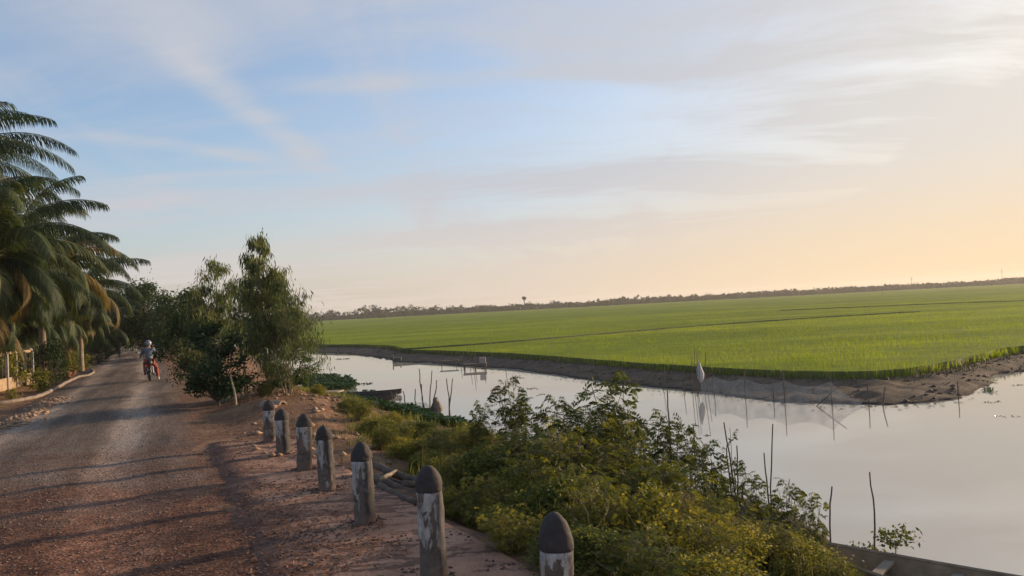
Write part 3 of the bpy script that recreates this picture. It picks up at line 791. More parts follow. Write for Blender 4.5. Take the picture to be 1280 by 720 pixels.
# fence
A = P(-34, 500); B = P(40, 481); dv = (B-A); L = dv.length; ang = math.atan2(dv.y, dv.x)
fr_ = empty('fence', (A.x, A.y, 0), ang)
mb = MB(); mb.box((L/2, 0, .27), L, .16, .56); mb.build('base_wall', MT['plaster'], fr_)
mb = MB(); mb.tube([(i*L/12, .0, 1.55+.02*math.sin(i*2.1)) for i in range(13)], .07, 8); mb.build('top_rail', MT['plaster'], fr_, True)
for i in range(7):
    mb = MB(); x = L*(.02+.96*i/6); mb.tube([(x, -.1, .0), (x, -.1, 1.5), (x, -.06, 1.60), (x, .02, 1.66)], .045, 8); mb.build('post', MT['white_paint'], fr_, True)
for i in range(18):
    mb = MB(); x = L*(.03+.94*i/17); mb.tube([(x, .03, .5), (x, .03, 1.5)], .012, 5); mb.build('bar', MT['black'], fr_)
tag(fr_, 'low ochre wall with white posts and rounded top rail at the left edge', 'fence')
# pots
def pot(px, py, r, h, la, mat):
    q = P(px, py); root = empty('flower_pot', (q.x, q.y, tz(q.x, q.y)))
    mb = MB(); mb.lathe([(r*.6, 0), (r*.95, h*.85), (r*1.08, h*.86), (r*1.08, h), (r*.93, h), (r*.9, h*.9)], n=18); mb.build('pot', mat, root, True)
    _, lv = make_broad(.7, .5, 600, int(px), .10, .1, 12); lv[0][:, 2] += h*.8
    mesh_obj('plant', lv[0], lv[1], MT['mimosa'], root)
    tag(root, la, 'plant pot')
pot(76, 474, .36, .36, 'wide dark red bowl pot nearest the road kerb', MT['clay']); pot(91, 467, .24, .42, 'smaller terracotta pot right of the wide bowl pot', MT['clay']); pot(84, 473.5, .2, .3, 'small terracotta pot between the bowl pot and the taller pot', MT['clay'])
# kerb of the courtyard
kp = [(-30, 508), (0, 506), (25, 502), (48, 497), (58, 493), (70, 487), (80, 481), (90, 476), (100, 472), (110, 470.5), (117, 466.5), (114, 463.5)]
q, _ = resample([tuple(P(x, y).xy) for x, y in kp], [0]*len(kp), .3)
mb = MB()
pp = [Vector((p.x+.05*mnoise.noise((i*.5, 1, 1)), p.y, .05+.025*mnoise.noise((i*.7, 3, 1)))) for i, p in enumerate(q)]
mb.tube(pp, [.075+.02*mnoise.noise((i*.9, 8, 1)) for i in range(len(pp))], 7)
tag(mb.build('kerb', MT['kerb'], None, True), 'pale curving kerb between the courtyard and the road', 'kerb')

# ------------------------------------------------------------------ bollards
def make_bollard(i):
    random.seed(500+i)
    root = empty('bollard'); ch = random.uniform(.195, .245); pw = random.uniform(1.85, 2.4); pe = random.uniform(.58, .74)
    r = .106*random.uniform(.97, 1.04); mb = MB(); h0 = .93-ch
    prof = [(r*1.02, -.12)]+[(r*(1.0-.02*k/22), h0*k/22) for k in range(23)]
    mb.lathe(prof, n=40, sq=random.uniform(.15, .3)); mb.build('shaft', MT['bollard'], root, True)
    cp = [(r*.9, h0-.005), (r*1.0, h0+.002)]
    for k in range(1, 18):
        u = k/17; cp.append((r*1.005*(1-u**pw)**pe+.003, h0+ch*u))
    mb = MB(); mb.lathe(cp, n=40, sq=.2); mb.build('cap', MT['cap'], root, True)
    off = Vector((i*3.7, 1.3*i, 0))
    for ob in root.children:
        for v in ob.data.vertices:
            p = v.co+off
            k = mnoise.noise(p*8)*.008+mnoise.noise(p*22)*.004
            c = mnoise.noise(p*13+Vector((9, 9, 9)))
            if c > .28: k -= (c-.28)*.035          # spalled chips
            v.co.x += k*v.co.x/r+.006*mnoise.noise((v.co.z*3, i*2.2, 0)); v.co.y += k*v.co.y/r; v.co.z += mnoise.noise(p*9)*.006
    return root
BP = [(337, 555, 500), (355, 570, 511), (381, 590, 517), (410, 616, 532), (457, 658, 552), (536, None, 581), (691, None, 641)]
labs = ['farthest bollard in the row, beside the red dirt mound', 'second farthest bollard, with mostly white peeling shaft', 'third farthest bollard, grey with a white band under its cap', 'middle bollard of the row, mottled black and white', 'third nearest bollard, black down its right side', 'second nearest bollard, its foot below the picture edge', 'nearest bollard, only its dark pointed cap and collar in view']
for i, (px, pb_, pt) in enumerate(BP):
    if pb_: q = P(px, pb_)
    else: 
        dz = {5: 1.32, 6: 1.36}[i]; d_ = ray(px, pt); t = -dz/d_.z; q = Vector((d_.x*t, d_.y*t, 0))
    top_ = D(px, pt, q.y).z
    o = make_bollard(i)
    s = (top_-.04)/.93
    o.location = (q.x, q.y, .045); o.scale = (1.06+.02*(i > 4), 1.06+.02*(i > 4), s); o.rotation_euler = (R(random.uniform(-1.5, 1.5)), R([1.5, -1.5, 2, -2.2, -1.2, -.4, .8][i]), R([20, -10, 25, -5, -12, 4, 12][i]))
    tag(o, labs[i], 'bollard', 'concrete bollards lining the apron')

# ------------------------------------------------------------------ bank vegetation
def pinnate_leaf(r_, p, d, L, npair, ll, lw, droop):
    """one compound leaf -> leaflet bases, directions, lengths"""
    d = d/np.linalg.norm(d); up = np.array([0, 0, 1.]); s = np.cross(d, up); s /= np.linalg.norm(s)+1e-9; u = np.cross(s, d); rl = r_.normal()*.75; s, u = s*math.cos(rl)+u*math.sin(rl), u*math.cos(rl)-s*math.sin(rl)
    t = np.linspace(.15, 1, npair)
    C = p+d[None]*(t*L)[:, None]-up[None]*(droop*1.5*L*t**2.2)[:, None]
    out = []
    for sg in (-1, 1):
        dd = s[None]*sg+d[None]*.35-u[None]*.12+r_.normal(size=(npair, 3))*.12
        out.append((C, dd))
    Cc = np.concatenate([o[0] for o in out]); Dd = np.concatenate([o[1] for o in out])
    tt = np.concatenate([t, t]); ls = ll*(.55+.6*np.sin(np.pi*(tt*.8+.12)))
    return Cc, Dd, ls, u, C
def make_pinnate(height, width, nstem, nleaf, seed, L=.22, npair=9, ll=.05, lw=.017, fill=.15):
    random.seed(seed); r_ = np.random.default_rng(seed)
    mb = MB(); Cs = []; Ds = []; Ls = []; Ns = []
    tips = []
    for s in range(nstem):
        a = random.random()*6.283; k = random.random()**.6; rr = width*.5*k
        tip = Vector((math.cos(a)*rr, math.sin(a)*rr, height*(1.0-.35*k*k)*random.uniform(.72, 1.0)))
        if s == 0: tip = Vector((0, 0, height*.97))
        st = branch_pts((math.cos(a)*.08, math.sin(a)*.08, -.15), tip, 6, .035, .04)
        mb.tube(st, [.012*(1-.75*i/6)+.003 for i in range(7)], 4)
        for j in range(nleaf):
            t = fill+(1-fill)*random.random()**.75; i = min(5, int(t*6)); o = st[i].lerp(st[i+1], t*6-i)
            a2 = random.random()*6.283
            # short side twig then leaf
            tw = o+Vector((math.cos(a2), math.sin(a2), random.uniform(-.1, .8)))*random.uniform(.02, .16)*width
            if j % 2 == 0: mb.tube([o, tw], [.004, .002], 3, False)
            d = np.array([math.cos(a2)+random.uniform(-.5, .5), math.sin(a2)+random.uniform(-.5, .5), random.uniform(-.1, .75)])
            C, Dd, ls, u, _ = pinnate_leaf(r_, np.array(tw), d, L*random.uniform(.6, 1.2), npair, ll, lw, random.uniform(.1, .5))
            Cs.append(C); Ds.append(Dd); Ls.append(ls); Ns.append(np.broadcast_to(u, C.shape))
    C = np.concatenate(Cs); Dd = np.concatenate(Ds); ls = np.concatenate(Ls); N = np.concatenate(Ns)
    return mb, leaf_cards(C, Dd, ls, lw*(ls/ll), N+r_.normal(size=N.shape)*.25)
MT['twig'] = simple('brown_twig', (.10, .07, .04), (.20, .15, .085), 8, .9, 0)
protos = {
 'A': make_thing('feathery_shrub', *make_pinnate(1.8, 1.7, 26, 34, 101, .22, 9, .055, .019), MT['twig'], MT['mimosa'], 'foliage', 'stem'),
 'B': make_thing('feathery_shrub', *make_pinnate(1.6, 1.9, 30, 34, 102, .19, 9, .048, .018), MT['twig'], MT['mimosa_gold'], 'foliage', 'stem'),
 'C': make_thing('feathery_shrub', *make_pinnate(2.2, 1.25, 8, 19, 103, .30, 8, .095, .034, .30), MT['twig'], MT['pinnate_dark'], 'foliage', 'stem'),
 'D': make_thing('leafy_shrub', *make_broad(1.2, 1.6, 6500, 104, .08, .05, 44), MT['dark_bark'], MT['mimosa_gold'], 'foliage', 'stem'),
 'E': make_thing('leafy_shrub', *make_broad(1.3, 1.7, 6500, 105, .085, .05, 44), MT['dark_bark'], MT['mimosa'], 'foliage', 'stem'),
 'F': make_thing('feathery_shrub', *make_pinnate(2.3, .9, 5, 15, 106, .28, 8, .09, .032, .35), MT['dark_bark'], MT['pinnate_dark'], 'foliage', 'stem'),
}
PH = {'A': 1.75, 'B': 1.6, 'C': 2.2, 'D': 1.2, 'E': 1.3, 'F': 2.3}
# proto, px, py(top), depth, width factor, label
VEG = [
 ('C', 632, 470, 13.2, .95, 'tall dark pinnate shrub rising against the water, left of the bush mass'),
 ('F', 640, 462, 13.6, .7, 'thin tall leafy stem sticking out above the tall dark pinnate shrub'),
 ('C', 692, 490, 12.4, .95, 'arching dark shrub between the two tallest shrub tops'),
 ('C', 762, 462, 11.8, 1.0, 'tall shrub whose tip reaches the far mud bank'),
 ('A', 735, 506, 11.4, 1.1, 'green feathery shrub below the tip that reaches the mud bank'),
 ('C', 832, 512, 11.2, .9, 'dark leafy spray over the water in the middle of the bank'),
 ('F', 802, 520, 10.8, .8, 'slim dark shrub just left of the spray over the water'),
 ('C', 880, 548, 10.6, .85, 'dark fronded shrub left of the bare bundled stems'),
 ('F', 912, 528, 11.2, .7, 'sparse tall shrub with bare stems and wispy tips'),
 ('C', 985, 596, 10.0, .8, 'dark curling shrub in front of the open water, right side'),
 ('C', 1014, 612, 9.6, .6, 'small dark fronded shrub above the end of the near boat'),
 ('A', 590, 525, 13.6, 1.0, 'dull green shrub at the left end of the bush mass'),
 ('E', 560, 555, 15.5, 1.2, 'low dark leafy bush beside the water hyacinth'),
 ('A', 655, 530, 10.8, 1.2, 'full feathery shrub below the tall dark pinnate shrub'),
 ('E', 610, 560, 10.6, 1.2, 'dark leafy bush behind the log pile'),
 ('B', 700, 535, 9.6, 1.2, 'golden feathery shrub in the centre of the bush mass'),
 ('B', 768, 548, 9.8, 1.2, 'golden feathery shrub right of the bush mass centre'),
 ('A', 820, 568, 9.4, 1.2, 'olive feathery shrub left of the short cut stakes'),
 ('B', 600, 590, 8.9, .8, 'small pale golden shrub just past the log pile'),
 ('D', 648, 620, 8.0, .9, 'yellow green leafy shrub by the edge of the concrete apron'),
 ('E', 690, 600, 8.2, 1.0, 'dark leafy shrub behind the nearest bollard'),
 ('B', 742, 590, 7.6, 1.0, 'golden shrub just right of the nearest bollard'),
 ('D', 800, 612, 7.8, 1.1, 'yellowish leafy shrub at the bottom middle of the picture'),
 ('B', 850, 608, 8.4, 1.1, 'golden feathery shrub under the short cut stakes'),
 ('D', 905, 650, 8.6, 1.0, 'bright yellow green leafy shrub under the bundled stems'),
 ('B', 950, 648, 9.0, 1.0, 'golden shrub at the bottom right of the bank'),
 ('E', 982, 662, 9.2, .9, 'dark leafy shrub beside the end of the near boat'),
 ('D', 1008, 680, 8.4, .9, 'low yellow shrub in front of the near boat'),
 ('D', 880, 690, 6.6, 1.0, 'low yellow leafy shrub at the bottom edge, second from the right'),
 ('A', 790, 685, 6.5, 1.0, 'olive feathery shrub at the bottom edge of the picture'),
 ('E', 720, 690, 6.7, .9, 'low dark leafy shrub at the foot of the nearest bollard'),
 ('B', 640, 680, 7.3, .6, 'small golden shrub hugging the apron edge'),
 ('B', 1040, 698, 8.0, .6, 'small golden shrub in front of the boat stern'),
 ('A', 545, 565, 13.0, 1.0, 'olive shrub on the slope between the grass and the bush mass'),
 ('E', 520, 560, 16.5, 1.2, 'dark low bush below the brown sack stakes'),
 ('A', 575, 590, 10.8, .8, 'green shrub directly behind the log pile end'),
 ('E', 655, 585, 9.4, 1.0, 'dark shadowed bush deep in the middle of the mass'),
 ('A', 715, 575, 8.6, 1.0, 'olive shrub above the nearest bollard'),
 ('C', 720, 505, 11.0, .9, 'dark fronds in front of the arching dark shrub'),
 ('C', 790, 530, 10.4, .9, 'dark fronds right of the tip that reaches the mud bank'),
 ('B', 870, 650, 7.4, .9, 'golden shrub low in the middle right of the bank'),
 ('E', 470, 545, 16.0, .9, 'low weedy bush on the slope beyond the third nearest bollard'),
 ('D', 505, 575, 13.0, .7, 'low yellowish weed clump above the log pile'),
 ('E', 440, 525, 19.5, .8, 'low weedy bush on the slope near the boats'),
 ('D', 490, 545, 18.0, .7, 'bright low weed clump beside the water hyacinth'),
 ('A', 452, 538, 17.5, .7, 'feathery green weed clump on the upper slope near the middle bollard'),
 ('A', 500, 555, 15.0, .8, 'feathery clump between the low weedy bush and the dark low bush'),
 ('E', 535, 585, 12.0, .8, 'leafy bush on the slope directly above the longest log'),
 ('A', 480, 565, 13.6, .6, 'small feathery clump beyond the nearest end of the log pile'),
 ('D', 398, 505, 21.5, .5, 'tiny yellow green bush at the foot of the shorter eucalyptus'),
 ('A', 330, 492, 21.5, .6, 'small green weeds between the farthest bollard and the tallest tree'),
 ('C', 940, 590, 10.4, .7, 'dark fronds at the foot of the tallest bare stake'),
 ('C', 858, 530, 11.6, .7, 'dark fronds at the right of the spray over the water'),
 ('C', 600, 500, 13.2, .7, 'dark pinnate shrub just left of the tall dark pinnate shrub'),
 ('A', 900, 615, 9.8, .9, 'feathery green shrub under the short cut stake'),
 ('D', 560, 640, 9.0, .5, 'tiny yellow shrub right of the second nearest bollard'),
]
for i, (k, px, pt, dp, wf, la) in enumerate(VEG):
    q = D(px, pt, dp); zb = tz(q.x, q.y); zb = max(zb, ZW-.1); s = max(.3, (q.z-zb)/PH[k])
    place(protos[k], q.x, q.y, s, i*1.7, wf*max(.55, min(1.15, s)), la, 'shrub', z=zb-.03)
# round leafed plant by the near boat
lv = make_broad(.75, 1.1, 300, 55, .12, .3, 16)
o = make_thing('leafy_sapling', lv[0], lv[1], MT['dark_bark'], MT['pinnate_dark'], 'foliage', 'stem')
q = D(1118, 660, 10.9); place(o, q.x, q.y, .62, 0, .55, 'low spray of round leaves poking above the near boat', 'plant', z=ZW-.02)
q = D(1075, 668, 10.4); place(o, q.x, q.y, .5, 2, .4, 'few green leaves at the stern of the near boat', 'plant', z=ZW-.02)

# grass blades on the banks (stuff)
def grass(name, pts, hmin, hmax, wid, mat, label, cat, lean=.5, nb=1):
    pts = np.asarray(pts); n = len(pts)
    z = terrain(pts[:, 0], pts[:, 1])
    b = np.stack([pts[:, 0], pts[:, 1], z-.02], 1); h = (hmin+(hmax-hmin)*rng.random(n)**1.5)[:, None]
    an = rng.random(n)*6.283; d = np.stack([np.cos(an), np.sin(an), np.zeros(n)], 1)
    s = np.stack([-np.sin(an), np.cos(an), np.zeros(n)], 1)*wid
    le = (lean*rng.random(n))[:, None]
    m = b+d*h*le*.3+np.array([0, 0, 1])*h*.6; t_ = b+d*h*le+np.array([0, 0, 1])*h*(1-.35*le)
    V = np.stack([b-s*.5, b+s*.5, m+s*.4, m-s*.4, t_, t_+s*.02], 1).reshape(-1, 3)
    k = (np.arange(n)*6)[:, None]
    F = np.concatenate([k+np.array([[0, 1, 2, 3]]), k+np.array([[3, 2, 5, 4]])], 0)
    return tag(mesh_obj(name, V, F, mat), label, cat, kind='stuff')
def scatter(n, x0, x1, y0, y1, cond, thr=0, sc_=.8, seed=3):
    X = x0+(x1-x0)*rng.random(n); Y = y0+(y1-y0)*rng.random(n); ok = cond(X, Y)
    if thr: ok &= vnoise(X, Y, sc_, seed) > thr
    return np.stack([X[ok], Y[ok]], 1)
def on_bank(X, Y): return (~pt_in(PLAT, X, Y)) & (~pt_in(WATER, X, Y)) & (~pt_in(FIELD, X, Y)) & (X < 12-0*Y) & (Y < 60)
def nearside(X, Y): return on_bank(X, Y) & (pt_dist(PLAT, X, Y) < pt_dist(FIELD, X, Y))
MT['dark_grass'] = foliage('shaded_verge_grass', (.05, .055, .018), (.10, .10, .035), trans=.08, spec=.1)  # grass colour darkened to carry the shade along the rice edge
pt1 = scatter(70000, -9, 6, 5, 32, lambda X, Y: nearside(X, Y) & (pt_dist(PLAT, X, Y) > .5), .42, .7)
grass('bank_grass', pt1, .06, .36, .012, MT['grass'], 'yellow green grass and weeds growing down the near canal bank', 'grass', .8)
pt2 = scatter(16000, -9, 0, 13, 34, lambda X, Y: (pt_dist(PLAT, X, Y) < 1.0) & (pt_dist(ROAD, X, Y, False) > 3.3), .45, .5, 8)
grass('dry_grass', pt2, .04, .2, .010, MT['dry_grass'], 'dry straw coloured grass on the bank top past the bollards', 'dry grass', 1.2)
pt3 = scatter(40000, -30, 60, 22, 90, lambda X, Y: on_bank(X, Y) & (~nearside(X, Y)) & (pt_dist(FIELD, X, Y) < .55), .45, .9, 4)
grass('verge_weeds', pt3, .05, .18, .022, MT['dark_grass'], 'low dark weeds on the muddy edge below the rice', 'weeds', 1.0)
pt4 = scatter(260000, -35, 45, 24, 95, lambda X, Y: (~pt_in(FIELD, X, Y)) & (pt_dist(FIELD, X, Y) < (.2+1.1*vnoise(X, Y, .9, 40))*rng.random(X.shape)**.6), .0)
grass('verge_grass', pt4, .08, .40, .03, MT['dark_grass'], 'dark green grass fringe between the rice and the mud bank', 'grass', .8)
pt5 = scatter(9000, -34, -12, 20, 60, lambda X, Y: (pt_dist(ROAD, X, Y, False) > 2.9) & (pt_dist(ROAD, X, Y, False) < 6) & (X < -.45*Y), .45)
grass('roadside_grass', pt5, .05, .28, .03, MT['grass'], 'patchy low greenery along the left road verge', 'grass', 1.0)

MT['stalk'] = foliage('dry_weed_stalk', (.06, .06, .02), (.13, .12, .04), (.24, .20, .07), trans=.35, nscale=1)
pt6 = scatter(2600, -1.5, 3.0, 6.5, 15, lambda X, Y: nearside(X, Y) & (pt_dist(PLAT, X, Y) > .6), .5, .6, 51)
grass('weed_stalks', pt6, .35, .95, .009, MT['stalk'], 'thin dry stalks poking up through the shrubs on the bank', 'weeds', .35)
pt7 = scatter(2500, -9, 0, 12, 26, lambda X, Y: nearside(X, Y), .5, .5, 52)
grass('weed_stalks', pt7, .12, .4, .010, MT['stalk'], 'thin dry grass stems on the slope past the log pile', 'weeds', .5)
# water hyacinth mats
def hyacinth(name, poly, n, label, zoff=0, size=.11):
    poly = np.array(poly, float); x0, y0 = poly.min(0); x1, y1 = poly.max(0)
    X = x0+(x1-x0)*rng.random(n*3); Y = y0+(y1-y0)*rng.random(n*3)
    ok = pt_in(poly, X+(vnoise(X, Y, .6, 1)-.5)*.6, Y+(vnoise(X, Y, .6, 2)-.5)*.6); X = X[ok][:n]; Y = Y[ok][:n]; m = len(X)
    z = np.maximum(terrain(X, Y), ZW)
    h = (.03+.16*rng.random(m)+.14*vnoise(X, Y, .8, 6))*(1.0 if n > 500 else .22)
    C = np.stack([X, Y, z+h+zoff], 1); an = rng.random(m)*6.283
    Dd = np.stack([np.cos(an), np.sin(an), .2+.5*rng.random(m)], 1); N = np.stack([rng.normal(size=m)*.4, rng.normal(size=m)*.4, np.ones(m)], 1)
    V, Fc = leaf_cards(C, Dd, size*(.8+.5*rng.random(m)), size*.8*(.8+.5*rng.random(m)), N)
    S0 = C-np.array([0, 0, 1])*h[:, None]; V2 = np.stack([S0, S0+[.012, 0, 0], C+[.012, 0, 0], C], 1).reshape(-1, 3)
    V = np.concatenate([V, V2]); Fc = np.concatenate([Fc, Fc+4*m])
    return tag(mesh_obj(name, V, Fc, MT['hyacinth']), label, 'water plants', kind='stuff')
hyacinth('water_hyacinth', [P(425, 520, ZW).xy, P(480, 512, ZW).xy, P(540, 520, ZW).xy, P(592, 540, ZW).xy, P(600, 575, ZW).xy, P(540, 575, ZW).xy, P(470, 555, ZW).xy], 9000, 'dark green floating water plants massed under the near bank stakes')
hyacinth('water_hyacinth', [P(385, 472, ZW).xy, P(420, 474, ZW).xy, P(442, 479, ZW).xy, P(447, 485, ZW).xy, P(425, 490, ZW).xy, P(380, 491, ZW).xy], 2600, 'raft of green floating plants beyond the moored boats', size=.2)
hyacinth('water_hyacinth', [P(1222, 487, ZW).xy, P(1232, 484, ZW).xy, P(1243, 488, ZW).xy, P(1236, 492, ZW).xy], 90, 'sparse floating plants by the muddy inlet on the right', size=.07)
for (px, py, la) in ((456, 480, 'tiny floating weed clump beyond the moored boats'), (457, 489, 'second tiny weed clump close to the boat bow'), (1260, 521, 'lone drifting weed clump on open water at the right'), (1275, 482, 'drifting weed clump near the right inlet'), (1243, 503, 'speck of drifting weed below the inlet'), (427, 449, 'weed specks floating near the far bank')):
    c = P(px, py, ZW); w_ = .035*c.y*.25 if px < 1000 else .2
    hyacinth('floating_weed', [(c.x-w_*1.4, c.y-w_*.8), (c.x+w_*1.4, c.y-w_*.6), (c.x+w_, c.y+w_), (c.x-w_, c.y+w_)], 30, la, -.05, .055 if px > 1000 else .13)

dq = []
for i in range(420):
    px = random.uniform(400, 1270); b = P(px, float(np.interp(px, [a for a, _ in far_shore_px], [c for _, c in far_shore_px]))+abs(random.gauss(0, 3))+.5, ZW); dq.append((b.x, b.y))
dq = np.array(dq); m = len(dq); an = rng.random(m)*6.283
V, Fc = leaf_cards(np.stack([dq[:, 0], dq[:, 1], np.full(m, ZW+.012)], 1), np.stack([np.cos(an), np.sin(an), .05+0*an], 1), .08+.14*rng.random(m), .04+.05*rng.random(m), np.stack([0*an, 0*an, 1+0*an], 1))
tag(mesh_obj('floating_debris', V, Fc, MT['stake']), 'dead leaves and scum floating along the far waterline', 'debris', kind='stuff')
# ------------------------------------------------------------------ stakes, nets
def stake(pxs, depth, r, la, group=None, name='wooden_stake', zb=None):
    """pxs: pixel polyline from bottom to top seen at depth"""
    pts = [D(x, y, depth) for x, y in pxs]
    b = pts[0].copy(); z0 = zb if zb is not None else min(tz(b.x, b.y), b.z)-.25
    if z0 < b.z-.02: pts = [Vector((b.x, b.y, z0))]+pts
    base = pts[0]; mb = MB(); n = len(pts)
    fine = []
    for i in range(n-1):
        for k in range(3): fine.append(pts[i].lerp(pts[i+1], k/3)+Vector((random.uniform(-1, 1), 0, 0))*r*.5)
    fine.append(pts[-1])
    m = len(fine); mb.tube([f-base for f in fine], [r*(1-.45*i/(m-1)) for i in range(m)], 6)
    o = mb.build(name, MT['stake']); o.location = base
    tag(o, la, 'stake', group); return o
NS_ = 26.5
for pxs, la in [([(492, 517), (489, 489)], 'short stake nearest the boat bow, leftmost of the near bank stakes'), ([(500, 518), (500, 498)], 'very short stub just right of the leftmost stake'), ([(508, 517), (506, 500), (504, 489)], 'slightly bent stake, third from the left by the boats'), ([(521, 516), (519, 500), (519, 486)], 'straight stake left of the tallest thin stake'), ([(531, 520), (526, 485), (524, 461)], 'tall thin stake leaning left above the near shore'), ([(533, 519), (528, 500), (527, 480)], 'stake crossing behind the tall leaning one'), ([(537, 519), (538, 485), (540, 463)], 'tall stake just left of the brown cloth'), ([(542, 500), (545, 486), (546, 475)], 'stick poking up through the brown cloth'), ([(562, 520), (561, 495), (558, 473)], 'left arm of the forked pair right of the brown cloth'), ([(562, 510), (564, 490), (566, 473)], 'right arm of the forked pair beyond the brown cloth')]:
    stake(pxs, NS_, .028, la, 'stakes on the near shore')
FG = [([(1038, 690), (1037, 640), (1040, 608)], 10.6, 'straight bare stake left of the near boat'), ([(1094, 700), (1093, 640), (1087, 590)], 10.2, 'bent bare stake beside the near boat'), ([(966, 670), (963, 610), (966, 530)], 11.6, 'tallest bare stake standing before the open water'), ([(962, 640), (958, 600), (955, 566)], 11.6, 'shorter twin of the tallest bare stake'), ([(925, 650), (915, 590), (905, 528)], 11.2, 'long stem leaning left in the bundled group'), ([(920, 650), (912, 600), (908, 560)], 11.4, 'thin stem inside the bundled group'), ([(921, 640), (922, 600), (921, 557)], 11.3, 'upright stem at the right of the bundled group'), ([(925, 635), (928, 615), (929, 605)], 11.3, 'short stub right of the bundled stems'), ([(907, 650), (907, 630), (907, 617)], 12, 'short cut stake between the two stem groups'), ([(881, 655), (880, 640), (880, 621)], 12, 'short cut stake left of the bundled stems'), ([(874, 650), (869, 600), (867, 533)], 11.7, 'tall dark stem among the fronds'), ([(838, 560), (836, 520), (834, 487)], 11.6, 'bare twig rising from the spray over the water')]
for pxs, dp, la in FG: stake(pxs, dp, .017, la, 'bare stakes in front of the open water')
# far bank group with bag
def wy(px):  # far waterline pixel y
    xs = [a for a, _ in far_shore_px]; ys = [b for _, b in far_shore_px]; return float(np.interp(px, xs, ys))
fs = [(865, 446), (868, 438), (871, 440), (874, 452), (882, 440), (886, 458), (855, 462), (830, 460)]
for i, (px, pt) in enumerate(fs):
    b = P(px, wy(px)+1, ZW); stake([(px+random.uniform(-1, 1), wy(px)+1), (px, pt)], b.y-.1, .022, ['first', 'second', 'third', 'fourth', 'fifth', 'sixth', 'seventh', 'eighth'][i] and
        ['thin stake left of the hanging bag on the far bank', 'tall stake carrying the hanging grey bag', 'stake right behind the hanging bag', 'short stake right of the hanging bag', 'tall stake farther right of the hanging bag', 'rightmost stake of the group by the bag', 'stake left of the bag group', 'lone low stake left of the bag group'][i], 'stakes by the hanging bag on the far bank', zb=ZW-.3)
# bag
b = P(873, wy(873), ZW); mb = MB()
c = D(873, 452, b.y-.15); prof = [(.015, 0), (.05, -.08), (.11, -.3), (.15, -.5), (.13, -.68), (.05, -.82), (.01, -.86)]
mb.lathe(prof, n=12); o = mb.build('hanging_bag', MT['bag'], None, True); o.location = c; o.rotation_euler = (0, R(-5), 0); o.scale = (1, 1, 1)
for v in o.data.vertices: v.co.x += .03*mnoise.noise(v.co*8); v.co.y += .03*mnoise.noise(v.co*8+Vector((3, 3, 3)))
tag(o, 'pale grey net bag hanging from a stake on the far bank', 'bag')
# net fence along the far shore
net_posts = [(893, .8), (932, 1.05), (967, .55), (981, 1.15), (1040, 1.15), (1086, .7), (1102, .65), (1198, .6)]
NP = []
nlab = ['leftmost post of the net on the far shore', 'second net post from the bag', 'short net post in the middle of the net', 'net post left of the crossed poles', 'tall net post at the crossed poles', 'short post past the right end of the net', 'slanting post past the right end of the net', 'lone post standing off the muddy point']
for i, (px, h) in enumerate(net_posts):
    b = P(px, wy(px)+2.5, ZW); b2 = b+Vector((.16*(i == 6), 0, h)); NP.append((b, b2))
    mb = MB(); mb.tube([Vector((0, 0, -.35)), (b2-b)*.5+Vector((.01, 0, 0)), b2-b], [.021, .019, .015], 6)
    o = mb.build('net_post', MT['stake']); o.location = b; tag(o, nlab[i], 'post', 'net posts along the far shore')
b = P(1040, wy(1040)+2.5, ZW); mb = MB(); mb.tube([(-.5, .05, .0), (.42, -.05, .78)], [.018, .015], 6); o = mb.build('cross_pole', MT['stake']); o.location = b; tag(o, 'thin pole lashed slantwise across the tall net post', 'pole')
V = []; F = []; seq = [(P(876, wy(876)+2, ZW), .6)]+[(NP[i][0], min(net_posts[i][1], .8)) for i in (0, 1, 3, 4)]+[(P(1078, wy(1078)+1, ZW), .12)]
cols_ = []
for i in range(len(seq)-1):
    (a, ha), (b, hb) = seq[i], seq[i+1]
    for k in range(8):
        t = k/8; cols_.append((a.lerp(b, t), ha*(1-t)+hb*t-.22*math.sin(math.pi*t)*min(1, (b-a).length/2)))
cols_.append(seq[-1])
for p, h in cols_:
    h = max(.06, h)
    for j in range(5): V.append((p.x, p.y+.05*math.sin(j+p.x*2), ZW-.05+(h+.05)*j/4))
k = 5; ix = np.arange(len(cols_)*k).reshape(-1, k)
o = mesh_obj('fishing_net', V, np.stack([ix[:-1, :-1], ix[:-1, 1:], ix[1:, 1:], ix[1:, :-1]], -1).reshape(-1, 4), MT['net'])
tag(o, 'pale fine fishing net strung between posts along the far shore', 'fishing net')
# near net by the stakes
V = []; q = [P(x, y, ZW) for x, y in ((455, 512), (475, 510), (505, 514), (520, 513), (535, 517), (548, 522))]
hs = [.15, .3, .45, .4, .5, .3]
for p, h in zip(q, hs):
    for j in range(4): V.append((p.x, p.y-.15*j, ZW-.02+h*j/3))
ix = np.arange(len(q)*4).reshape(-1, 4)
o = mesh_obj('fishing_net', V, np.stack([ix[:-1, :-1], ix[:-1, 1:], ix[1:, 1:], ix[1:, :-1]], -1).reshape(-1, 4), MT['net']); tag(o, 'greyish fishing net draped at the foot of the near shore stakes', 'fishing net')
# cloth on stake
c = D(546, 522, NS_-.1); mb = MB(); mb.lathe([(.17, -.4), (.20, .1), (.19, .3), (.14, .5), (.08, .62), (.03, .72)], n=14)
o = mb.build('sack', MT['cloth'], None, True); o.location = c
for v in o.data.vertices: k = mnoise.noise(v.co*6)*.11; v.co.x += k; v.co.y += k*.7
tag(o, 'brown sack draped over a stake on the near shore', 'sack')
